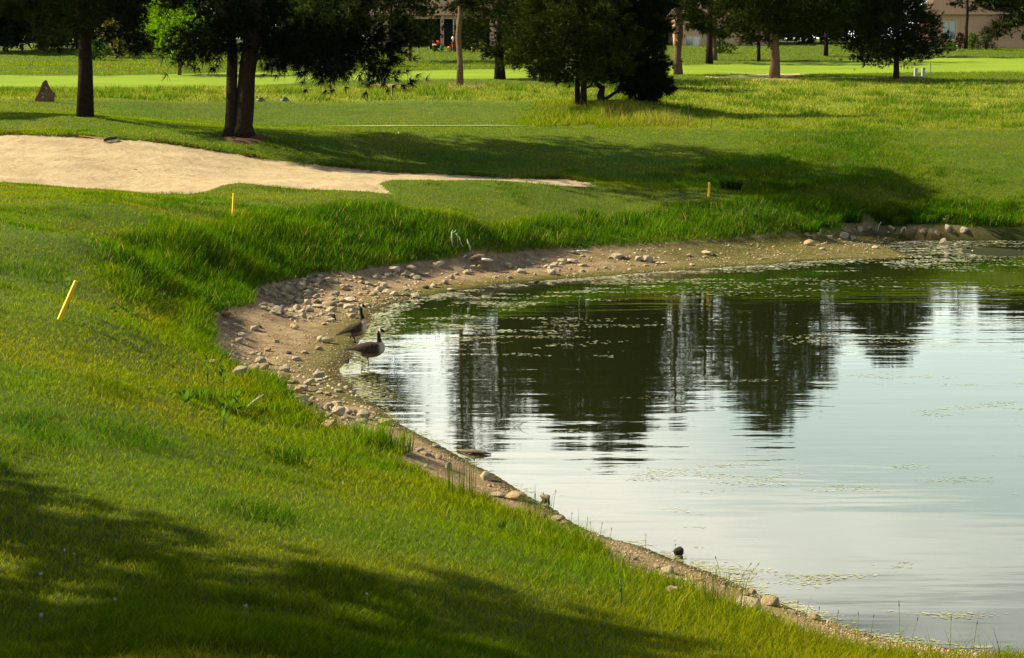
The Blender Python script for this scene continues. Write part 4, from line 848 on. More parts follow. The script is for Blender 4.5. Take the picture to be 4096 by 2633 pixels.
matsf = sstep(.57, .61, m2_) * sstep(.40, .50, m1_) * (y > 36) * sstep(7, .5, ds) * .75; dens = np.maximum(dens, matsf * .8)
drift = sstep(.48, .60, m1_) * (y > 37) * sstep(.50, .62, m2_) * .22; dens = np.maximum(dens, drift)
front = sstep(.58, .68, m2_) * sstep(.52, .60, fbm(x * .35 + 60, y * .7 + 8, 3)) * (y < 36) * (x > -1) * .22; dens = np.maximum(dens, front)
edge_n = sstep(.30, .02, ds) * (y <= 31) * sstep(.42, .55, m2_) * .45; dens = np.maximum(dens, edge_n)
kp = rng.random(len(x)) < dens; x, y = x[kp], y[kp]; ds = ds[kp]
s_ = np.maximum(.006, y / 1875 * .46) * (.6 + 1.1 * rng.random(len(x)))
whitish = np.clip(.35 + 1.2 * (fbm(x * 1.5, y * 3, 3) - .35), 0, 1)
tint = mixn(np.tile(np.array([.30, .31, .10]), (len(x), 1)), np.array([.78, .80, .60]), whitish) * (.75 + .4 * rng.random((len(x), 1)))
tint[y < 34] *= np.array([.62, .60, .45])
flakes('floating_algae', x, y, s_, 3.2, tint, 'pale floating algae and scum drifting on the pond')

# ------------------------------------------------------------ birds
M_BIRD = mat('plumage', attr='tint', rough=.85, spec=.15, noise=(38, .30, (.045, .032, .02)), bump=(45, .4, .01))
def loft(mb, st, n_=16):
    V = []; F_ = []
    for (c, a, b_, ra, rb) in st:
        for k in range(n_):
            q = 2 * math.pi * k / n_; V.append(Vector(c) + Vector(a) * (ra * math.cos(q)) + Vector(b_) * (rb * math.sin(q)))
    for i in range(len(st) - 1):
        for k in range(n_): F_.append((i * n_ + k, i * n_ + (k + 1) % n_, (i + 1) * n_ + (k + 1) % n_, (i + 1) * n_ + k))
    F_.append(tuple(range(n_ - 1, -1, -1))); F_.append(tuple((len(st) - 1) * n_ + k for k in range(n_)))
    mb.add(V, F_)
def remeshed(mb, name, voxel, colour_fn, smooth_it=6):
    o = bpy.data.objects.new('tmp', mb.mesh('tmp')); COL.objects.link(o)
    m_ = o.modifiers.new('r', 'REMESH'); m_.mode = 'VOXEL'; m_.voxel_size = voxel
    m2_ = o.modifiers.new('s', 'SMOOTH'); m2_.iterations = smooth_it; m2_.factor = .5
    dg = bpy.context.evaluated_depsgraph_get(); me = bpy.data.meshes.new_from_object(o.evaluated_get(dg)); me.name = name
    bpy.data.objects.remove(o)
    co_ = np.empty(len(me.vertices) * 3, np.float32); me.vertices.foreach_get('co', co_)
    set_col(me, 'tint', colour_fn(co_.reshape(-1, 3))); me.shade_smooth(); return me
def goose(label, foot_px, z_px, body, neck, legs, foot, neck_rule, cheek, yaw, px_m, under_x, breast_x, wy):
    """body: (x, top, bottom, width m) in zoom pixels; everything turned into metres round the standing foot"""
    p = hit(*foot_px); fx, fy = foot
    cv = lambda x, y: ((x - fx) / px_m, 0.0, (fy - y) / px_m)
    mb = MB(); st = []
    for (x, t0, b0, w_) in body:
        c = cv(x, (t0 + b0) / 2); st.append((c, (0, 1, 0), (0, 0, 1), w_ / 2, max(.004, (b0 - t0) / px_m / 2)))
    loft(mb, st)
    P = [Vector(cv(x, y)) for x, y, _ in neck]; st = []
    for i, q in enumerate(P):
        d_ = (P[min(i + 1, len(P) - 1)] - P[max(i - 1, 0)]).normalized(); st.append((q, (0, 1, 0), d_.cross(Vector((0, 1, 0))), neck[i][2] / px_m * .88, neck[i][2] / px_m))
    loft(mb, st, 12)
    for lg, yo in legs:
        mb.tube([Vector(cv(x, y)) + Vector((0, yo, 0)) for x, y, _ in lg], [max(.0095, r_ / px_m) for _, _, r_ in lg], 8)
    # folded wings: a shallow shell each side
    for sd in (-1, 1):
        wst = []
        for (x, t0, b0, w_) in body[1:-2]:
            h_ = (b0 - t0) / px_m; c = cv(x, t0 + (b0 - t0) * .40); wst.append(((c[0], sd * w_ * .36, c[2]), (0, 1, 0), (0, 0, 1), w_ * .18, h_ * .36))
        loft(mb, wst, 10)
    zb = lambda v: (v[:, 0] * px_m + fx, fy - v[:, 2] * px_m)
    def colour(v):
        X, Y = zb(v); n_ = len(v); c = np.tile(np.array([.040, .027, .016]), (n_, 1))
        tops = np.interp(X, [b[0] for b in body], [b[1] for b in body]); bots = np.interp(X, [b[0] for b in body], [b[2] for b in body]); u = (Y - tops) / np.maximum(bots - tops, 1)
        bars = .5 + .5 * np.sin(X * .085 + u * 9.0 + 1.5 * np.sin(X * .03)); c = c * (.65 + .75 * (bars > .72)[:, None] * sstep(.05, .2, u)[:, None] * sstep(.75, .55, u)[:, None] + .25)
        flank = sstep(.62, .85, u) ; c = mixn(c, np.array([.17, .13, .088]), flank * sstep(under_x, under_x + 60, X))
        c = mixn(c, np.array([.50, .42, .31]), sstep(breast_x - 40, breast_x + 30, X))
        c = mixn(c, np.array([.68, .62, .50]), sstep(.55, .75, u) * sstep(under_x + 30, under_x - 20, X))
        c = mixn(c, np.array([.012, .011, .010]), sstep(body[2][0] - 20, body[0][0] + 25, X) * sstep(.8, .5, u))
        nk = neck_rule(X, Y); c[nk] = (.010, .010, .010)
        (kx, ky), (a_, b_), sl = cheek; e_ = ((X - kx + sl * (Y - ky)) / a_) ** 2 + ((Y - ky) / b_) ** 2; c[nk & (e_ < 1)] = (.72, .68, .58)
        lg_ = (Y > bots + 4) & (X > under_x - 60); c[lg_] = (.016, .015, .014)
        return c
    o = link('goose', remeshed(mb, 'goose', .0085, colour), M_BIRD); o.location = p; o.rotation_euler = (0, 0, yaw)
    return tag(o, label, 'goose', 'geese on the beach')
goose('goose standing on one leg in the shallow water, front of the pair', (1300 + 765 / 4.4, 1150 + 1352 / 4.4), 0,
      [(345, 1104, 1118, .02), (430, 1058, 1125, .09), (520, 1020, 1138, .17), (620, 990, 1196, .25), (720, 964, 1230, .29), (820, 953, 1237, .30), (900, 964, 1226, .28), (970, 982, 1196, .24), (1030, 1002, 1150, .17), (1058, 1035, 1105, .08)],
      [(990, 1050, 78), (970, 985, 57), (958, 925, 42), (951, 865, 34), (953, 805, 33), (967, 768, 39), (995, 752, 38), (1025, 762, 26), (1050, 775, 13), (1075, 782, 8), (1094, 786, 3)],
      [([(760, 1190, 45), (752, 1240, 18), (764, 1290, 11), (766, 1372, 10)], -.03), ([(690, 1190, 40), (660, 1205, 30), (640, 1222, 14)], .06)], (765, 1356),
      lambda X, Y: (Y < 962 - .25 * (X - 960)) & (X > 905), ((974, 766), (19, 42), -.35), 0.0, 933, 640, 975, 0)
goose('goose standing at the water edge with one foot lifted, rear of the pair', (1300 + 548 / 4.4, 1150 + 972 / 4.4), 0,
      [(178, 842, 856, .03), (250, 788, 850, .10), (330, 726, 852, .17), (420, 660, 860, .24), (500, 624, 862, .28), (580, 600, 855, .30), (650, 580, 835, .28), (700, 562, 792, .22), (736, 605, 715, .10)],
      [(692, 615, 72), (672, 552, 44), (655, 482, 31), (643, 412, 27), (640, 352, 29), (654, 320, 36), (682, 316, 34), (708, 328, 22), (730, 338, 10), (766, 348, 3)],
      [([(505, 840, 40), (512, 875, 17), (525, 925, 11), (548, 974, 10)], -.03), ([(548, 971, 11), (600, 982, 8)], -.03), ([(440, 820, 38), (440, 862, 20), (445, 905, 10)], .05)], (548, 972),
      lambda X, Y: (Y < 560 - .45 * (X - 650)) & (X > 590), ((662, 326), (17, 36), -.5), -.12, 864, 470, 690, 0)
def gosling(label, px, py, Lm, hm, yaw):
    p = hit(px, py); mb = MB()
    mb.ball((0, 0, hm * .42), (Lm * .46, Lm * .24, hm * .46), 14, 10); mb.ball((-Lm * .26, -.01, hm * .52), (Lm * .22, Lm * .2, hm * .42), 12, 8)
    mb.ball((-Lm * .17, -.01, hm * .86), (Lm * .15, Lm * .10, hm * .17), 12, 8); mb.tube([(-Lm * .05, -.02, hm * .84), (Lm * .06, -.03, hm * .74)], [.012, .006], 6); mb.tube([(Lm * .35, 0, hm * .4), (Lm * .55, 0, hm * .25)], [hm * .22, hm * .06], 8)
    for sd in (-1, 1): mb.ball((Lm * .10, sd * Lm * .17, hm * .5), (Lm * .26, Lm * .07, hm * .24), 10, 8)
    def colour(v):
        c = np.tile(np.array([.44, .38, .24]), (len(v), 1)); back = sstep(.55, .8, v[:, 2] / hm) * sstep(-.15, .1, v[:, 0] / Lm); c = mixn(c, np.array([.20, .15, .08]), back * .8)
        c = mixn(c, np.array([.24, .18, .09]), sstep(.88, .98, v[:, 2] / hm) * (v[:, 0] < 0)); return c * (.85 + .3 * fbm(v[:, 0] * 60, v[:, 2] * 60, 2))[:, None]
    o = link('gosling', remeshed(mb, 'gosling', .007, colour, 3), M_BIRD); o.location = p; o.rotation_euler = (0, 0, yaw); tag(o, label, 'gosling', 'goslings resting on the mud')
gosling('small buff gosling curled up asleep, the left one', 1180, 1318, .22, .135, -.5)
gosling('larger grey-buff gosling lying with head tucked, the right one', 1302, 1372, .37, .155, -.15)
def sitting_goose(label, px, py):
    p = hit(px, py); mb = MB(); 
    mb.ball((.02, 0, .09), (.19, .09, .09), 14, 10); mb.tube([(-.10, 0, .10), (-.135, 0, .17), (-.14, 0, .24), (-.15, 0, .265)], [.05, .025, .02, .026], 10); mb.tube([(-.15, 0, .262), (-.185, 0, .255), (-.22, 0, .25)], [.022, .012, .004], 8); mb.tube([(.16, 0, .09), (.28, 0, .05)], [.05, .015], 8)
    for sd in (-1, 1): mb.ball((.05, sd * .05, .15), (.11, .045, .075), 10, 8)
    def colour(v):
        c = np.tile(np.array([.20, .17, .12]), (len(v), 1)); c[(v[:, 2] > .12) & (v[:, 0] > -.07)] = (.03, .10, .16); c[(v[:, 0] < -.09) & (v[:, 2] > .13)] = (.02, .022, .025); c[(v[:, 0] < -.06) & (v[:, 2] <= .13)] = (.5, .45, .36); return c
    o = link('goose', remeshed(mb, 'goose', .008, colour, 3), M_BIRD); o.location = p; tag(o, label, 'goose', 'geese sitting on the far crest')
sitting_goose('tiny bluish-winged goose on the far crest, nearer the double trunk', 1040, 407)
sitting_goose('tiny bluish-winged goose on the far crest, farther from the double trunk', 1137, 406)

# ------------------------------------------------------------ stakes, rake, sign, boxes
M_YEL = mat('yellow_paint', (.72, .44, .015), .55, .3, (9, .6, (.55, .30, .012)), (40, .2, .003))
def stake(label, base_px, top_px, w_m, mat_, rz=.5, name='hazard_stake', cat='stake', group='yellow hazard stakes', th=None):
    p = hit(*base_px); top = Vector(at_D(top_px[0], top_px[1], p.y)); ax = top - p; L_ = ax.length
    bm = bmesh.new(); bmesh.ops.create_cube(bm, size=1.0)
    for v in bm.verts: v.co = (v.co.x * w_m, v.co.y * (th or w_m), v.co.z * (L_ + .25) + L_ / 2 - .125)
    bmesh.ops.bevel(bm, geom=list(bm.edges), offset=w_m * .08, segments=1, affect='EDGES')
    me = bpy.data.meshes.new(name); bm.to_mesh(me); bm.free()
    o = link(name, me, mat_); o.location = p; o.rotation_mode = 'QUATERNION'; o.rotation_quaternion = ax.to_track_quat('Z', 'Y') @ Matrix.Rotation(rz, 4, 'Z').to_quaternion(); tag(o, label, cat, group); return o
stake('yellow hazard stake leaning right in the near grass at left', (236, 1280), (305, 1124), .052, M_YEL, .6)
stake('upright yellow hazard stake in front of the bunker', (931, 868), (936, 774), .055, M_YEL, .5)
stake('yellow hazard stake on the far right slope by the tall grass', (2834, 787), (2837, 730), .060, M_YEL, .4)
M_WOOD = mat('rake_wood', (.42, .22, .12), .7, .3, (12, .6, (.30, .15, .08))); M_BLACK = mat('dark_plastic', (.012, .014, .022), .6, .3, (20, .3, (.03, .03, .035))); M_BRIST = mat('bristle', (.10, .08, .05), .9)
h0 = hit(298, 558) + Vector((0, 0, .14)); h1 = hit(424, 573) + Vector((0, 0, .16)); r0_ = empty('bunker_rake', h1)
d_ = (h0 - h1)
MB().tube([(0, 0, 0), tuple(d_ * .86)], .016, 8).build('handle', M_WOOD, r0_); MB().tube([tuple(d_ * .86), tuple(d_)], .021, 8).build('grip', M_BLACK, r0_)
e0 = hit(418, 576) + Vector((0, 0, .13)) - h1; e1 = hit(466, 565) + Vector((0, 0, .13)) - h1
hd = MB().tube([tuple(e0), tuple((e0 + e1) / 2 + Vector((0, 0, .01))), tuple(e1)], [.045, .05, .045], 8).build('head', M_BLACK, r0_)
bb = MB(); 
for i in range(14): 
    q = e0 + (e1 - e0) * (i / 13); bb.tube([tuple(q + Vector((0, 0, -.03))), tuple(q + Vector((0, -.02, -.10)))], .012, 4)
tag(bb.build('bristles', M_BRIST, r0_), kind='stuff'); tag(r0_, 'long-handled bunker rake lying on the sand with dark brush head', 'rake')
# stone sign
M_STONE = mat('sandstone', (.155, .085, .050), .9, .15, (4, .8, (.095, .055, .034)), (14, .6, .03)); M_ETCH = mat('etched_dark', (.03, .022, .016), .9); M_PALE = mat('etched_pale', (.48, .44, .34), .8); M_TEAL = mat('green_inlay', (.06, .20, .10), .6); M_BLUEK = mat('inlay_border', (.01, .016, .02), .7)
sp = hit(182, 408); ss = PS(sp.y); sg = empty('stone_sign', sp, R(-7))
cv = lambda x, y: ((145 + x / 11 - 182) / ss, (408 - (300 + y / 11)) / ss)
out = [cv(-60, 1215), cv(-40, 1040), cv(25, 975), cv(150, 740), cv(255, 500), cv(340, 330), cv(455, 238), cv(500, 310), cv(560, 480), cv(650, 650), cv(790, 780), cv(838, 790), cv(760, 1190), cv(700, 1225)]
out[0] = (out[0][0], -.1); out[-2] = (out[-2][0], -.08); out[-1] = (out[-1][0], -.1)
slab = MB().prism(out, -.09, .09).build('slab', M_STONE, sg)
bv = slab.modifiers.new('b', 'BEVEL'); bv.width = .012; bv.segments = 2
def txt(body, x, y, size, m_, nm):
    cu = bpy.data.curves.new(nm, 'FONT'); cu.body = body; cu.size = size; cu.extrude = .004; cu.align_x = 'CENTER'; cu.align_y = 'CENTER'
    o = bpy.data.objects.new('t', cu); COL.objects.link(o); me = bpy.data.meshes.new_from_object(o.evaluated_get(bpy.context.evaluated_depsgraph_get())); bpy.data.objects.remove(o)
    o = link(nm, me, m_, sg); q = cv(x, y); o.location = (q[0], -.093, q[1]); o.rotation_euler = (math.pi / 2, 0, 0); return o
txt('8', 497, 598, .135, M_PALE, 'number'); txt('PAR 4', 325, 822, .052, M_PALE, 'lettering')
cvp = [cv(560, 700), cv(510, 770), cv(495, 850), cv(500, 930), cv(525, 1005)]
for wd, m_, nm, yo in ((.040, M_BLUEK, 'map_border', -.090), (.022, M_TEAL, 'hole_map', -.0945)):
    V = [(a - wd * 1.1, yo, b_) for a, b_ in cvp] + [(a + wd * .9, yo, b_) for a, b_ in cvp]; k = len(cvp)
    me = bpy.data.meshes.new(nm); me.from_pydata(V, [], [(i, i + k, i + k + 1, i + 1) for i in range(k - 1)]); link(nm, me, m_, sg)
em = MB(); q = cv(300, 610); em.ball((q[0], -.089, q[1]), (.022, .004, .028), 8, 6); em.build('emblem_mark', M_ETCH, sg); em = MB(); q = cv(362, 605); em.ball((q[0], -.089, q[1]), (.022, .004, .028), 8, 6); em.build('emblem_mark', M_ETCH, sg)
em = MB(); q = cv(335, 700); em.box((q[0], -.0905, q[1]), (.10, .005, .035)); em.build('etched_line', M_ETCH, sg)
em = MB(); em.prism([cv(270, 990), cv(310, 965), cv(385, 950), cv(360, 985), cv(300, 1003)], -.0945, -.0895).build('arrow', M_PALE, sg)
tag(sg, 'jagged brown sandstone tee sign with numeral and green hole map', 'sign')
# two grey boxes under the round pine
M_GREY = mat('pale_metal', (.26, .27, .24), .6, .3, (6, .3, (.20, .21, .18))); M_DGREY = mat('grey_lid', (.22, .24, .22), .6, .3)
for (x, yb, yt, lb) in ((3662, 306, 273, 'pale grey upright box under the round pine, left of the two'), (3692, 305, 271, 'pale grey upright box under the round pine, right of the two')):
    p = hit(x, yb); s_ = PS(p.y); H_ = (yb - yt) / s_; t_ = empty('utility_box', p, .35)
    MB().box((0, 0, H_ * .40), (.20, .16, H_ * .80)).build('housing', M_GREY, t_); MB().prism([(-.11, H_ * .80), (.11, H_ * .80), (.11, H_), (-.10, H_ * .96)], -.10, .10).build('lid', M_DGREY, t_); MB().box((0, -.083, H_ * .42), (.14, .006, H_ * .55)).build('door_panel', mat('panel_pale', (.32, .33, .29), .6), t_)
    tag(t_, lb, 'box', 'utility boxes')
stake('thin dark post under the right side of the round pine', (3722, 296), (3721, 252), .07, M_DGREY, 0, 'post', 'post', 'slender posts')
stake('white marker post in front of the sunlit brick house', (3828, 204), (3828, 181), .10, mat('white_paint', (.78, .74, .62), .6), 0, 'marker_post', 'post', 'slender posts')
stake('pale green utility marker before the dark porch shrubs', (1677, 213), (1673, 194), .14, mat('green_plastic', (.22, .38, .28), .6), 0, 'marker_post', 'post', 'slender posts')
stake('tiny red stake in the rough right of the left trunk', (440, 272), (443, 263), .08, mat('red_paint', (.62, .07, .02), .6), 0, 'marker_stake', 'stake', 'slender posts')
stake('taller rusty steel rod beside the dead grass', (2751, 512), (2756, 421), .030, mat('rusty_steel', (.10, .065, .045), .85), 0, 'steel_rod', 'rod', 'steel rods')
stake('shorter rusty steel rod right of the taller one', (2843, 512), (2850, 451), .030, MATS['rusty_steel'], 0, 'steel_rod', 'rod', 'steel rods')
M_STUMP = mat('cut_wood', (.36, .24, .11), .9, .1, (14, .6, (.24, .15, .07)))
p = hit(1534, 341); t_ = empty('tree_stump', p); MB().lathe((0, 0, -.05), [(.19, 0), (.165, .10), (.15, .22)], 14).build('bark', M_BARK2, t_); MB().lathe((0, 0, .165), [(.138, 0), (.138, .012)], 14).build('cut_face', M_STUMP, t_); tag(t_, 'short cut tree stump under the tip of the hanging branch', 'stump')
# mulch and bare soil rings
M_MULCH = mat('mulch', (.20, .105, .055), .95, .1, (5, .8, (.30, .19, .11)), (14, 1, .06)); M_DIRT = mat('bare_dirt', (.30, .21, .12), .95, .1, (3, .7, (.22, .15, .08)), (16, .6, .03))
def ring(name, px, py, rx, ry, hgt, m_, seed):
    p = hit(px, py); V = [G(p.x, p.y, hgt + .03)]; F_ = []; k = 28; r_ = np.random.default_rng(seed)
    for j, f_ in enumerate((.35, .7, 1.0)):
        for i in range(k):
            q = 2 * math.pi * i / k; rr = f_ * (1 + .25 * (r_.random() - .5)); V.append(G(p.x + math.cos(q) * rx * rr, p.y + math.sin(q) * ry * rr, (hgt * (1 - f_ * f_) + .03) if j < 2 else -.02))
    for i in range(k): F_.append((0, 1 + i, 1 + (i + 1) % k))
    for j in range(2):
        for i in range(k): F_.append((1 + j * k + i, 1 + (j + 1) * k + i, 1 + (j + 1) * k + (i + 1) % k, 1 + j * k + (i + 1) % k))
    me = bpy.data.meshes.new(name); me.from_pydata(V, [], F_); me.shade_smooth(); tag(link(name, me, m_), kind='structure')
ring('mulch_ring', 3620, 318, 2.2, 2.0, .16, M_MULCH, 1); ring('dirt_circle', 1870, 345, 1.7, 2.0, .03, M_DIRT, 2); ring('dirt_circle', 1535, 345, 1.3, 1.4, .03, M_DIRT, 3); ring('dirt_circle', 1625, 352, .5, .5, .02, M_DIRT, 4); ring('mulch_ring', 1225, 268, 2.0, 2.6, .05, M_DIRT, 5); ring('dirt_circle', 3110, 320, 2.0, 1.6, .05, M_DIRT, 6); ring('mulch_ring', 985, 548, .9, 1.0, .05, mat('needle_litter', (.10, .055, .03), .95, .1, (9, .7, (.06, .035, .02))), 7)
# golf balls
M_BALL = mat('ball_white', (.80, .80, .76), .4, .4)
for (x, y, lb) in ((3408, 961, 'white golf ball at the muddy inlet below the wedge boulder'), (3890, 1006, 'white golf ball on the right islet'), (3553, 931, 'white golf ball in the mud near the pipe'), (1595, 533, 'white golf ball on the shaded slope behind the bunker')):
    p = hit(x, y); o = MB().ball((0, 0, .022), .0235, 12, 8).build('golf_ball', M_BALL, smooth=True); o.location = p; tag(o, lb, 'golf ball', 'lost golf balls')

# ------------------------------------------------------------ driftwood, pipe, plank
M_DRIFT = mat('driftwood', (.20, .155, .10), .9, .1, (8, .8, (.09, .065, .04)), (20, .8, .02)); M_BLEACH = mat('bleached_wood', (.70, .66, .54), .8, .2, (12, .5, (.50, .45, .34)))
def at_near(px, py, ref): return Vector(at_D(px, py, ref.y))
def sticks(name, label, cat, parts, ref_px, group=None):
    """parts: (part name, material, [(px, py, r_m, dy)])"""
    p = hit(*ref_px); t_ = empty(name, p)
    for nm, m_, pts in parts:
        MB().tube([Vector(at_D(x, y, p.y + dy)) - p for x, y, r_, dy in pts], [r_ for _, _, r_, _ in pts], 7, wob=.10).build(nm, m_, t_, smooth=True)
    tag(t_, label, cat, group); return t_
zz_ = lambda x, y: (1740 + x / 8.557, 900 + y / 8.557)
def zl(lst): return [(*zz_(x, y), r_, dy) for x, y, r_, dy in lst]
sticks('dead_branch', 'gnarled grey dead branch lying at the edge of the far beach', 'branch', [
    ('main_limb', M_DRIFT, zl([(520, 1235, .03, 0), (800, 1225, .05, 0), (1050, 1235, .06, 0), (1250, 1175, .07, 0), (1400, 1110, .075, 0), (1520, 1080, .07, 0), (1650, 1100, .07, 0), (1830, 1110, .05, 0)])),
    ('upper_limb', M_DRIFT, zl([(900, 1045, .02, .3), (1100, 1055, .03, .3), (1250, 1035, .035, .3), (1400, 1080, .04, .15), (1500, 1100, .04, 0)])),
    ('bleached_end', M_BLEACH, zl([(1600, 1170, .035, -.1), (1750, 1190, .035, -.1), (1880, 1195, .03, -.1), (1990, 1210, .012, -.1)])),
    ('side_stick', M_BLEACH, zl([(850, 1195, .015, -.05), (960, 1130, .015, 0), (1065, 1020, .012, .1)]))], zz_(1250, 1235))
for nm, lb, ref, pts in (('leftmost, forked at the tip', 'tall white bleached stick standing in the grass, leftmost and forked', (590, 720), [[(595, 720, .020, 0), (580, 560, .020, 0), (572, 400, .018, 0), (570, 250, .014, 0), (612, 175, .005, 0)], [(572, 250, .010, 0), (640, 255, .008, .05), (690, 215, .006, .05), (730, 150, .003, .05)]]),
    ('b', 'straight brown-topped dead stick right of the white forked one', (785, 760), [[(788, 765, .018, 0), (775, 560, .017, 0), (770, 380, .013, 0), (788, 185, .008, 0)]]),
    ('c', 'crooked white twig bending over beside the brown stick', (940, 740), [[(950, 745, .012, 0), (890, 640, .012, 0), (865, 540, .014, 0), (840, 430, .015, 0), (780, 370, .010, 0), (710, 300, .006, 0)]]),
    ('d', 'white bleached stub leaning left, rightmost of the dead sticks', (1195, 870), [[(1200, 875, .022, 0), (1180, 740, .022, 0), (1145, 640, .020, 0), (1100, 500, .012, 0), (1108, 480, .006, 0)], [(1140, 660, .012, 0), (1085, 615, .005, 0)]]),
    ('e', 'thin brown dead twig arching behind the white stub', (1150, 760), [[(1170, 770, .010, .1), (1060, 670, .010, .1), (960, 600, .010, .1), (810, 568, .005, .1)]])):
    sticks('dead_stick', lb, 'stick', [('stem' if i == 0 else 'fork', M_DRIFT if nm in 'be' else M_BLEACH, zl(p_)) for i, p_ in enumerate(pts)], zz_(*ref), 'dead sticks in the bank grass')
sticks('weathered_plank', 'thin weathered stick lying on the upper far beach', 'stick', [('stem', M_BLEACH, [(2304, 1004, .018, 0), (2340, 1003, .018, 0), (2366, 1006, .012, 0)])], (2330, 1007))
sticks('bare_stick', 'bleached stick poking out of grass beside the broad-leaved plants', 'stick', [('stem', M_BLEACH, [(985, 1630, .008, 0), (1020, 1600, .010, 0), (1054, 1578, .008, 0)])], (985, 1645))
def floating(label, pts, rad):
    P = [Vector(at_z(x, y, .015 + dz)) for x, y, dz in pts]; t_ = empty('floating_log', P[0])
    MB().tube([q - P[0] for q in P], rad, 8, wob=.15).build('trunk', M_DRIFT, t_, smooth=True); MB().tube([P[2] - P[0], P[2] - P[0] + Vector((.01, .02, .07))], [.02, .006], 6).build('branch_stub', M_DRIFT, t_)
    tag(t_, label, 'log'); return t_
floating('knobbly dark stick floating off the near beach', [(1828, 1800, 0), (1850, 1804, .01), (1895, 1806, .02), (1930, 1812, .01), (1965, 1816, 0)], [.012, .022, .034, .024, .008])
M_CLAY = mat('clay_pipe', (.46, .33, .21), .85, .2, (9, .4, (.36, .25, .15)))
pp = hit(3577, 928); t_ = empty('drain_pipe', pp); MB().tube([(-.10, .28, .17), (.03, -.05, .07)], .052, 14, cap=False).build('pipe_wall', M_CLAY, t_, smooth=True); MB().tube([(-.10, .28, .17), (.02, -.03, .075)], .043, 12).build('pipe_bore', mat('bore_shade', (.012, .01, .008), .9), t_); tag(t_, 'short clay drain pipe sticking out of the cut bank', 'pipe')  # near-black plug fills the pipe, painted as the shade in its hollow
sticks('pale_hoop', 'pale bent root hooping out of the mud by the pipe', 'root', [('root_loop', M_BLEACH, [(3603, 933, .016, 0), (3608, 918, .016, 0), (3616, 908, .015, 0), (3622, 912, .014, 0), (3624, 925, .012, 0)])], (3604, 935))
sticks('pale_root', 'pale root hanging down the bank left of the pipe', 'root', [('root_strand', M_BLEACH, [(3511, 926, .012, 0), (3514, 905, .012, 0), (3525, 888, .01, 0)])], (3511, 930))
# tussocks hanging over the cut bank at the right
def tussock(name, label, px, py, n_, hgt, rad, colour, dry=.1, droop=.5, group=None, cat='grass tuft'):
    p = hit(px, py); a = rng.random(n_) * 6.28; r_ = rad * np.sqrt(rng.random(n_)) * .5; h_ = hgt * (.6 + .5 * rng.random(n_))
    x0, y0 = np.cos(a) * r_, np.sin(a) * r_; la = a + rng.normal(0, .5, n_); ln = droop * h_ * rng.random(n_) ** .7 * 1.3
    w_ = max(.006, p.y / 1875 * .55); pa = rng.random(n_) * 6.28; sx, sy = np.cos(pa) * w_ / 2, np.sin(pa) * w_ / 2
    V = np.empty((n_, 5, 3)); V[:, 0] = np.stack([x0 - sx, y0 - sy, 0 * a - .03], -1); V[:, 1] = np.stack([x0 + sx, y0 + sy, 0 * a - .03], -1)
    mx_, my_ = x0 + np.cos(la) * ln * .35, y0 + np.sin(la) * ln * .35
    V[:, 2] = np.stack([mx_ + sx * .8, my_ + sy * .8, h_ * .62], -1); V[:, 3] = np.stack([mx_ - sx * .8, my_ - sy * .8, h_ * .62], -1); V[:, 4] = np.stack([x0 + np.cos(la) * ln, y0 + np.sin(la) * ln, h_ * (1 - droop * .3)], -1)
    c = mixn(np.tile(np.array(colour), (n_, 1)), TAN, (rng.random(n_) < dry).astype(float)) * (.65 + .7 * rng.random((n_, 1))); cc = np.stack([c * .7, c * .7, c, c, c * 1.3], 1)
    b = (np.arange(n_) * 5)[:, None]; F_ = np.concatenate([b + np.array([[0, 1, 2]]), b + np.array([[0, 2, 3]]), b + np.array([[3, 2, 4]])], 0)
    o = link(name, np_mesh(name, V.reshape(-1, 3), F_, cc.reshape(-1, 3)), M_GRASS); o.location = p; tag(o, label, cat, group); return o
TG = 'separate grass tussocks'
for (px, py, h_, r_, lb, cl_) in ((3300, 905, .55, .9, 'large green tussock left of the drain inlet', DEEP * 1.2), (3230, 925, .45, .8, 'green tussock above the pointed boulder', DEEP * 1.2), (3390, 885, .5, .7, 'dark tussock over the wedge-shaped boulder', DEEP), (3540, 875, .45, .7, 'green tussock directly above the drain pipe', GREEN * .8), (3600, 898, .35, .6, 'small tussock right of the drain pipe', GREEN * .8), (3690, 890, .4, .8, 'tussock between the pipe and the bank boulders', DEEP * 1.3), (3760, 868, .4, .8, 'tussock over the boulder high in the bank', DEEP * 1.3), (3880, 880, .4, .9, 'tussock above the biggest round boulder', DEEP * 1.2), (3960, 900, .5, .9, 'drooping tussock at the right edge of the bank', DEEP),
        (2355, 880, .45, .6, 'rounded leafy clump on the bank above the split boulder', DEEP * 1.2), (2925, 760, .5, .7, 'dark bushy clump right of the far yellow stake', DEEP * .6), (1130, 1845, .22, .5, 'dark tuft in the sunlit near lawn', DEEP)):
    tussock('grass_tussock', lb, px, py, 260, h_, r_, cl_, .08, .6, TG)
for (px, py, lb) in ((770, 1600, 'bright tuft left in the leafy clump'), (850, 1590, 'bright tuft between the tall weeds'), (930, 1630, 'bright tuft under the spreading leaves'), (1000, 1590, 'bright tuft at the right of the leafy clump'), (1060, 1650, 'bright tuft beside the lower rock pile'), (1150, 1690, 'bright tuft over the square tan boulder')):
    tussock('grass_tussock', lb, px, py, 200, .20, .6, (.085, .165, .003), .04, .45, TG)
tussock('reed_tuft', 'tall bright grass tuft at the edge of the near beach', 1480, 1775, 240, .42, .55, (.10, .19, .004), .04, .35, TG); tussock('reed_tuft', 'second tall tuft leaning over the near beach', 1590, 1800, 160, .34, .4, (.09, .17, .004), .05, .4, TG)
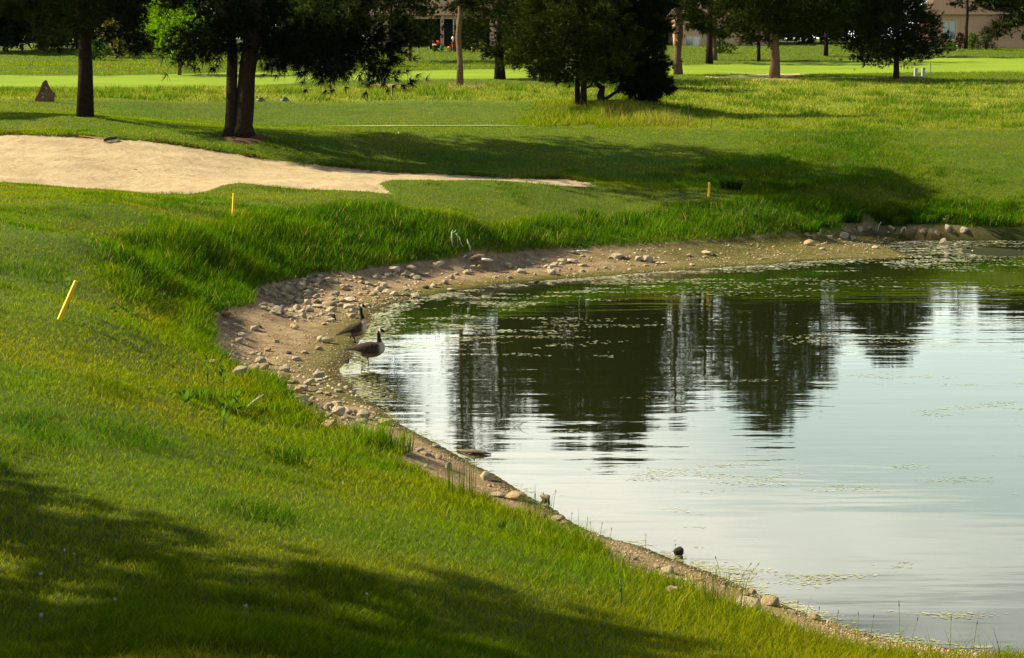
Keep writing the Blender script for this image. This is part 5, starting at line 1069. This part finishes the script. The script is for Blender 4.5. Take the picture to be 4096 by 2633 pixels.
tussock('rush_clump', 'dark upright rush clump standing on the near beach', 1838, 1985, 70, .50, .55, (.045, .085, .006), .05, .12, TG); tussock('rush_clump', 'thin upright rushes at the shore below the square stone', 2140, 2075, 60, .40, .4, (.07, .12, .006), .15, .15, TG); tussock('rush_clump', 'sparse rushes by the lower shore rocks', 2870, 2420, 60, .42, .5, (.06, .11, .006), .2, .25, TG)
# ------------------------------------------------------------ broad-leaved plants
M_STALK = mat('green_stalk', (.09, .14, .02), .7, .2)
def leafm(L_, w_, bend, fold=.25):
    V = []; F_ = []
    for i in range(7):
        u = i / 6; ww = w_ * math.sin(math.pi * min(1, .08 + .92 * u)) ** .8 * (1 if u < .98 else .1) / 2; x = L_ * u; z = bend * L_ * u * u
        V += [(x, -ww, z + ww * fold), (x, 0, z), (x, ww, z + ww * fold)]
    for i in range(6):
        for k in range(2): a = i * 3 + k; F_.append((a, a + 1, a + 4, a + 3))
    return V, F_
def milkweed(label, px_base, px_top, nleaf, leaf_px, group='tall broad-leaved weeds', low=.35):
    p = hit(*px_base); s_ = PS(p.y); top = Vector(at_D(px_top[0], px_top[1], p.y)) - p; Hh = top.length; t_ = empty('milkweed', p)
    MB().tube([(0, 0, -.05), tuple(top * .5 + Vector((.01, .01, 0))), tuple(top)], [.012, .011, .007], 7).build('stem', M_STALK, t_, smooth=True)
    Lf = leaf_px / s_
    for i in range(nleaf):
        u = low + (1 - low) * (i // 2) / max(1, (nleaf - 1) // 2); a = (i // 2) * 1.57 + (i % 2) * math.pi + .5 + rng.normal(0, .25); el = .55 + .65 * u + rng.normal(0, .12)
        V, F_ = leafm(Lf * (.75 + .4 * rng.random()) * (1.1 - .25 * u), Lf * .40, -.12 + .1 * rng.random())
        Rm = Matrix.Rotation(a, 3, 'Z') @ Matrix.Rotation(-el, 3, 'Y'); V = [Rm @ Vector(v) + top * u for v in V]
        me = bpy.data.meshes.new('leaf'); me.from_pydata(V, [], F_); c = np.tile(np.array([.080, .150, .014]) * (.7 + .7 * rng.random()), (len(V), 1)); set_col(me, 'tint', c); me.shade_smooth(); link('leaf', me, M_LEAF, t_)
    tag(t_, label, 'plant', group)
milkweed('broad-leaved weed standing behind the leaning yellow stake', (272, 1245), (268, 1128), 8, 42)
milkweed('tall weed with upright leaf pairs at the cove grass edge, leftmost', (828, 1540), (828, 1440), 6, 40)
milkweed('tall weed with dark upright leaves right of the leftmost one', (892, 1570), (890, 1470), 8, 42)
milkweed('lowest tall weed of the leafy clump, leaves reaching wide', (892, 1730), (890, 1625), 8, 46)
milkweed('short weed at the right of the leafy clump', (945, 1660), (950, 1590), 8, 46, low=.1)
milkweed('single dark weed in the lower grass near the shore', (2482, 2440), (2480, 2320), 5, 40, low=.6)
def rosette(label, px, py, nleaf, leaf_px, tall, group='low broad-leaved plants'):
    p = hit(px, py); s_ = PS(p.y); t_ = empty('dock_plant', p); Lf = leaf_px / s_
    for i in range(nleaf):
        a = i * 2.4; el = tall + rng.normal(0, .18); V, F_ = leafm(Lf * (.7 + .5 * rng.random()), Lf * .30, -.15); Rm = Matrix.Rotation(a, 3, 'Z') @ Matrix.Rotation(-el, 3, 'Y'); o_ = Vector((math.cos(a), math.sin(a), 0)) * Lf * .12
        me = bpy.data.meshes.new('leaf'); me.from_pydata([Rm @ Vector(v) + o_ for v in V], [], F_); set_col(me, 'tint', np.tile(np.array([.075, .145, .014]) * (.7 + .7 * rng.random()), (len(V), 1))); me.shade_smooth(); link('leaf', me, M_LEAF, t_)
    tag(t_, label, 'plant', group)
rosette('upright dock leaves at the left of the leafy clump', 742, 1608, 12, 62, 1.1); rosette('upright dock leaves in the middle of the leafy clump', 796, 1606, 12, 70, 1.15); rosette('spreading leaves between the tall weeds', 905, 1640, 12, 60, .75); rosette('spreading leaves at the right foot of the leafy clump', 1000, 1640, 9, 52, .5)
rosette('pale leafy patch above the cove, left plant', 460, 1250, 12, 34, .8); rosette('pale leafy patch above the cove, right plant', 525, 1262, 12, 36, .8); rosette('pale leafy patch above the cove, middle plant', 492, 1240, 12, 34, .9); rosette('small low weed at the left picture edge above the stake', 170, 1125, 9, 28, .4); rosette('leafy weed low in the near bank', 2020, 2130, 10, 50, .8); rosette('tiny dark weed in the lawn below the stake', 265, 1390, 9, 22, .8)
# dandelion clocks and seed stalks
M_FLUFF = mat('seed_fluff', (.36, .37, .32), .9, .1)
def dandelion(label, px, py, hp, rp):
    p = hit(px, py + hp); s_ = PS(p.y); t_ = empty('dandelion', p); hh = hp / s_; r_ = rp / s_ * .78
    MB().tube([(0, 0, -.02), (.004, 0, hh * .5), (0, 0, hh)], .0028, 5).build('stem', mat('dandelion_stem', (.20, .16, .06), .8), t_); mb = MB()
    for i in range(46):
        d = unit(rng.normal(0, 1, 3)); c = d * r_ * (.8 + .25 * rng.random()); mb.tube([(0, 0, hh), (c[0], c[1], hh + c[2])], [.0008, .0028], 3)
    mb.ball((0, 0, hh), r_ * .3, 7, 5); mb.build('seed_head', M_FLUFF, t_); tag(t_, label, 'dandelion', 'dandelion clocks in the near lawn')
for (x, y, hp, rp, lb) in ((479, 2054, 72, 7, 'single dandelion clock at the edge of the foreground shade'), (260, 2197, 50, 6, 'small dandelion clock in the shade, upper left'), (298, 2213, 40, 5, 'small dandelion clock just right of the upper left one'), (232, 2390, 60, 12, 'largest dandelion clock, lower left'), (462, 2393, 60, 7, 'dandelion clock right of the big one'), (165, 2292, 50, 9, 'dandelion clock near the left picture edge'), (984, 2418, 75, 11, 'flat-topped dandelion clock at lower centre left'), (166, 2456, 50, 11, 'dandelion clock in the lower left corner'), (1468, 2372, 70, 8, 'dandelion clock farthest right in the shade')): dandelion(lb, x, y, hp, rp)
def seed_stalk(label, px, py, hp, lean, head=True):
    p = hit(px, py); s_ = PS(p.y); hh = hp / s_; t_ = empty('seed_stalk', p); MB().tube([(0, 0, -.02), (lean * hh * .4, 0, hh * .55), (lean * hh, 0, hh)], [.003, .0025, .0018], 5).build('stem', mat('straw_stem', (.16, .15, .05), .85), t_)
    if head: MB().tube([(lean * hh * .88, 0, hh * .9), (lean * hh * .96, 0, hh * .97), (lean * hh * 1.04, 0, hh * 1.05)], [.002, .006, .002], 6).build('seed_head', mat('straw_head', (.13, .10, .05), .9), t_)
    tag(t_, label, 'grass stalk', 'seed stalks at the near shore')
ST = [(2885, 2325, 100, -.25), (2955, 2340, 90, .55), (2978, 2345, 95, .6), (2990, 2352, 60, .6), (2866, 2330, 55, 0), (2915, 2345, 50, .1), (2180, 2045, 75, -.1), (2212, 2040, 80, .15), (2140, 2030, 55, 0), (2285, 2110, 60, .05), (2345, 2130, 60, .1), (2400, 2160, 70, .12), (2440, 2170, 60, .1), (2365, 2135, 50, -.1), (3190, 2500, 100, 0), (3270, 2530, 105, .05), (3340, 2550, 110, .1), (3430, 2570, 125, 0), (3480, 2580, 125, .1), (3600, 2600, 200, -.05), (3640, 2605, 140, .2), (3800, 2620, 160, 0), (3890, 2630, 150, .1), (2700, 2235, 60, .02), (2582, 2195, 60, .02)]
_cnt = {}
for (x, y, hp, ln) in sorted(ST):
    kd = 'dark seed-headed rush' if 2860 <= x <= 3000 else 'thin grass seed stalk'; wh = 'by the square water stone' if x < 2300 else 'left of the lone water stone' if x < 2720 else 'above the lower shore' if x < 3100 else 'along the bottom right bank'
    k = _cnt.get((kd, wh), 0); _cnt[kd, wh] = k + 1
    seed_stalk(f'{(ORD[k] or "first ")}{kd} from the left {wh}', x, y, hp, ln)
# grass spikes standing in the shallows
for (x, y, lb) in ((1519, 1575, 'yellow dead reed in the water below the front goose'), (1575, 1580, 'dark weed with thin stems in the water right of the dead reed')):
    p = Vector(at_z(x, y, 0)); t_ = empty('water_weed', p)
    for k in range(4): MB().tube([(.02 * k, 0, -.1), (.03 * k - .02, .02, .10), (.10 * (k - 1.2), 0, .20 + .04 * k)], [.006, .005, .002], 5).build('stem', M_STALK if k % 2 else M_TWIG, t_)
    tag(t_, lb, 'plant', 'weeds in the shallows')
p = Vector(at_z(2010, 1705, .02)); t_ = empty('water_weed', p)
for k, (a, b_) in enumerate(((-.3, .05), (.06, .13), (.16, .12), (.3, .05), (.4, .11), (-.1, .06))): MB().tube([(a * .6, 0, -.02), (a * .75, 0, b_ * .4), (a, .02, b_ * .8)], [.005, .004, .002], 5).build('stem', M_DRIFT, t_)
tag(t_, 'bent dead reeds floating with algae off the near shore', 'plant', 'weeds in the shallows')

# ------------------------------------------------------------ houses beyond the rough
M_BRICK = bpy.data.materials.new('brick_wall'); M_BRICK.use_nodes = True; t = M_BRICK.node_tree; bk = N(t, 'ShaderNodeTexBrick', inp={'Scale': 1.0, 'Mortar Size': .012, 'Brick Width': .22, 'Row Height': .075}); co = N(t, 'ShaderNodeTexCoord'); mpn = N(t, 'ShaderNodeMapping'); mpn.inputs['Rotation'].default_value = (math.pi / 2, 0, 0)
bk.inputs['Color1'].default_value = (.36, .17, .09, 1); bk.inputs['Color2'].default_value = (.44, .24, .14, 1); bk.inputs['Mortar'].default_value = (.40, .34, .26, 1); t.links.new(co.outputs['Object'], mpn.inputs[0]); t.links.new(mpn.outputs[0], bk.inputs['Vector']); t.links.new(bk.outputs[0], t.nodes['Principled BSDF'].inputs['Base Color']); t.nodes['Principled BSDF'].inputs['Roughness'].default_value = .9
M_ROOF = mat('roof_shingle', (.10, .07, .05), .95, .1, (6, .6, (.06, .045, .035))); M_TRIM = mat('cream_trim', (.52, .44, .30), .7); M_GLASS = mat('window_glass', (.10, .16, .15), .05, .9); M_CURT = mat('pale_blind', (.42, .52, .46), .6); M_INT = mat('interior_shade', (.012, .010, .008), .9)  # inner wall colour is near black, painting the shade of porch and rooms
def house(label, px0, px1, D, wall_h, wins, porch=None, roof_h=2.4):
    """windows as (x0,x1,y0,y1) photo pixels on the front wall"""
    s_ = PS(D); x0, x1 = (px0 - CX) / s_, (px1 - CX) / s_; g0 = min(float(Hq(x0, D)), float(Hq(x1, D))) - .2; base = Vector(((x0 + x1) / 2, D, g0)); t_ = empty('brick_house', base); w2 = (x1 - x0) / 2
    row_z = lambda y: CAMH - (y - HZ) / s_ - g0
    cols = sorted({-w2, w2, *[v for (a, b_, *_r) in wins for v in ((a - CX) / s_ - base.x, (b_ - CX) / s_ - base.x)], *([] if not porch else [(porch[0] - CX) / s_ - base.x, (porch[1] - CX) / s_ - base.x])})
    mb = MB()
    for a, b_ in zip(cols[:-1], cols[1:]):
        m_ = (a + b_) / 2; op = None
        for (p0, p1, q0, q1) in wins:
            if (p0 - CX) / s_ - base.x - 1e-6 < m_ < (p1 - CX) / s_ - base.x + 1e-6: op = (row_z(q1), row_z(q0))
        if porch and (porch[0] - CX) / s_ - base.x < m_ < (porch[1] - CX) / s_ - base.x: op = (-.5, wall_h - .35)
        if op is None: mb.box((m_, .12, wall_h / 2), (b_ - a + .001, .24, wall_h))
        else:
            if op[0] > .05: mb.box((m_, .12, op[0] / 2), (b_ - a + .001, .24, op[0]))
            if op[1] < wall_h: mb.box((m_, .12, (op[1] + wall_h) / 2), (b_ - a + .001, .24, wall_h - op[1]))
    mb.build('front_wall', M_BRICK, t_)
    MB().box((-w2 + .12, 4.1, wall_h / 2), (.24, 7.7, wall_h)).build('side_wall', M_BRICK, t_); MB().box((w2 - .12, 4.1, wall_h / 2), (.24, 7.7, wall_h)).build('side_wall', M_BRICK, t_); MB().box((0, 8.1, wall_h / 2), (2 * w2, .24, wall_h)).build('back_wall', M_BRICK, t_); MB().box((0, 2.6, wall_h / 2), (2 * w2 - .5, .1, wall_h - .1)).build('inner_wall', M_INT, t_)
    rf = MB().add([(-w2 - .5, -.7, wall_h), (w2 + .5, -.7, wall_h), (w2 + .5, 8.9, wall_h), (-w2 - .5, 8.9, wall_h), (-w2 + 1.5, 4.1, wall_h + roof_h), (w2 - 1.5, 4.1, wall_h + roof_h)], [(0, 1, 5, 4), (1, 2, 5), (2, 3, 4, 5), (3, 0, 4), (3, 2, 1, 0)]).build('roof', M_ROOF, t_); MB().box((w2 * .5, 4.6, wall_h + roof_h * .9), (.8, .6, 1.4)).build('chimney', M_BRICK, rf)
    for (p0, p1, q0, q1) in wins:
        a, b_ = (p0 - CX) / s_ - base.x, (p1 - CX) / s_ - base.x; z0, z1 = row_z(q1), row_z(q0); w_ = MB()
        for c, d in ((((a + b_) / 2, .06, z0 + .04), (b_ - a, .12, .08)), (((a + b_) / 2, .06, z1 - .04), (b_ - a, .12, .08)), ((a + .04, .06, (z0 + z1) / 2), (.08, .12, z1 - z0 - .16)), ((b_ - .04, .06, (z0 + z1) / 2), (.08, .12, z1 - z0 - .16)), (((a + b_) / 2, .06, (z0 + z1) / 2), (.09, .12, z1 - z0 - .16))): w_.box(c, d)
        wo_ = empty('window', (0, 0, 0)); wo_.parent = t_; w_.build('window_frame', M_TRIM, wo_)
        for k in (0, 1): u0 = a + (b_ - a) * .5 * k; MB().box((u0 + (b_ - a) * .25, .14, (z0 + z1) / 2), ((b_ - a) * .5 - .12, .02, z1 - z0 - .16)).build('pane', M_GLASS, wo_); MB().box((u0 + (b_ - a) * .25, .2, (z0 + z1) / 2), ((b_ - a) * .34, .02, z1 - z0 - .18)).build('blind', M_CURT, wo_)
        MB().box(((a + b_) / 2, -.06, z0 - .05), (b_ - a + .2, .22, .09)).build('sill', M_TRIM, wo_)
    if porch:
        for c_ in porch[2]:
            xx = (c_ - CX) / s_ - base.x; MB().box((xx, -.1, wall_h / 2), (.36, .36, wall_h)).build('brick_column', M_BRICK, t_)
        for c_ in porch[3]:
            xx = (c_ - CX) / s_ - base.x; MB().box((xx, .3, wall_h / 2), (.14, .12, wall_h)).build('porch_post', M_TRIM, t_)
        MB().box((((porch[0] + porch[1]) / 2 - CX) / s_ - base.x, 1.3, row_z(204) - .1), ((porch[1] - porch[0]) / s_, 2.6, .2)).build('porch_floor', mat('porch_concrete', (.25, .2, .15), .9), t_)
    tag(t_, label, 'house', 'brick houses beyond the rough'); return t_
house('brick house with a dark open porch behind the slim pine', 1490, 2330, 196, 3.4, [(1980, 2100, 120, 180)], (1560, 1960, [1772], [1817, 1828]))
house('shaded brick house with a wide pale window behind the pines', 2690, 3060, 199, 3.4, [(2733, 2794, 148, 205)])
house('sunlit brick house at the top right corner', 3700, 4180, 194, 3.6, [(3752, 3804, 90, 163)])
def ps(o_px): return hit(*o_px)
shrub('yellow_shrub', 'bright yellow-leaved shrub right of the slim pine, left one', 1896, 208, 1.0, .75, (.42, .42, .01), .12, 200, group='yellow shrubs by the porch'); shrub('yellow_shrub', 'bright yellow-leaved shrub right of the slim pine, right one', 1925, 206, .8, .8, (.42, .42, .01), .12, 180, group='yellow shrubs by the porch')
shrub('purple_shrub', 'dark purple-red shrub left of the slim pine by the porch', 1820, 207, 1.0, 1.1, (.10, .03, .025), .14, 240); shrub('flower_bush', 'red and white flowering bush at the porch corner', 1744, 208, .7, 1.0, (.03, .06, .01), .12, 160, flowers=(mat('red_petals', (.75, .03, .015), .7), 26, .07)); shrub('flower_bush', 'white flowering plant below the red flowers', 1738, 209, .45, .75, (.05, .09, .02), .1, 90, flowers=(mat('white_petals', (.75, .72, .65), .7), 18, .05))
shrub('shrub', 'green bush at the left corner of the sunlit house', 3800, 204, 1.6, .7, (.07, .16, .01), .16, 220); shrub('shrub', 'bright leafy bush right of the dark trunk by the sunlit house', 3890, 195, 1.4, 1.5, (.10, .18, .02), .18, 260); shrub('shrub', 'bare twiggy brown bush against the sunlit bricks', 3840, 198, 1.2, 1.6, (.05, .028, .016), .2, 120); shrub('shrub', 'grey-green round bush at the right edge', 3945, 198, 2.4, 2.2, (.06, .07, .03), .2, 320); shrub('shrub', 'dark hedge bush below the window house', 2880, 213, 3.0, 1.1, (.03, .06, .008), .2, 260); shrub('shrub', 'olive bush left of the round pine', 3440, 215, 3.0, 1.6, (.05, .06, .02), .2, 260)
p = hit(1768, 207); t_ = empty('garden_urn', p); MB().lathe((0, 0, 0), [(.14, 0), (.10, .06), (.19, .2), (.21, .35), (.18, .42), (.22, .46)], 14).build('bowl', mat('teal_glaze', (.02, .12, .10), .3, .5), t_, smooth=True); MB().ball((0, 0, .52), (.17, .17, .12), 10, 7).build('plant', mat('urn_plant', (.04, .10, .01), .8, .2, (12, .6, (.08, .15, .02))), t_); tag(t_, 'small teal urn with a plant at the brick column', 'urn')
p = hit(1803, 206); t_ = empty('patio_chair', p, .4); M_OR = mat('orange_cushion', (.62, .12, .03), .7)
MB().box((0, 0, .42), (.5, .5, .10)).build('seat', M_OR, t_); MB().box((.24, 0, .75), (.09, .48, .62), Matrix.Rotation(.25, 3, 'Y')).build('backrest', M_OR, t_)
for ax_ in (-.2, .2):
    for ay_ in (-.2, .2): MB().box((ax_, ay_, .18), (.05, .05, .38)).build('leg', M_BLACK, t_)
tag(t_, 'orange cushioned patio chair on the dark porch', 'chair')
p = hit(1811, 207); t_ = empty('garden_lamp', p); MB().tube([(0, 0, 0), (0, 0, 1.15)], .035, 8).build('post', M_TRIM, t_); MB().lathe((0, 0, 1.12), [(.05, 0), (.10, .06), (.11, .22), (.04, .34), (.015, .42)], 10).build('lantern', mat('lantern_white', (.66, .66, .6), .5), t_); tag(t_, 'small white lantern lamp left of the slim pine', 'lamp')

# ragged turf lip over the far side of the bunker, with bare roots
lip_pts = []
for (ax, ay), (bx, by) in zip(BUNKER[24:], BUNKER[25:]):
    L_ = math.hypot(bx - ax, by - ay); k = int(L_ * 260); u = rng.random(k); lip_pts.append(np.stack([ax + (bx - ax) * u, ay + (by - ay) * u + rng.normal(.05, .09, k)], -1))
lp = np.concatenate(lip_pts); kk = fbm(lp[:, 0] * 1.6, lp[:, 1] * 1.6, 3); ok_ = rng.random(len(lp)) < sstep(.25, .6, kk); lp, kk = lp[ok_], kk[ok_]
tl = mixn(np.tile(GREEN * .8, (len(lp), 1)), np.array([.12, .075, .03]), (rng.random(len(lp)) < .45).astype(float)) * (.6 + .7 * rng.random((len(lp), 1)))
blades('bunker_lip_grass', np.stack([lp[:, 0], lp[:, 1], Hq(lp[:, 0], lp[:, 1]) + .05], -1), .05 + .14 * kk * rng.random(len(lp)), np.full(len(lp), .03), tl, np.full(len(lp), .7), 1, 'ragged turf and roots along the far bunker lip')
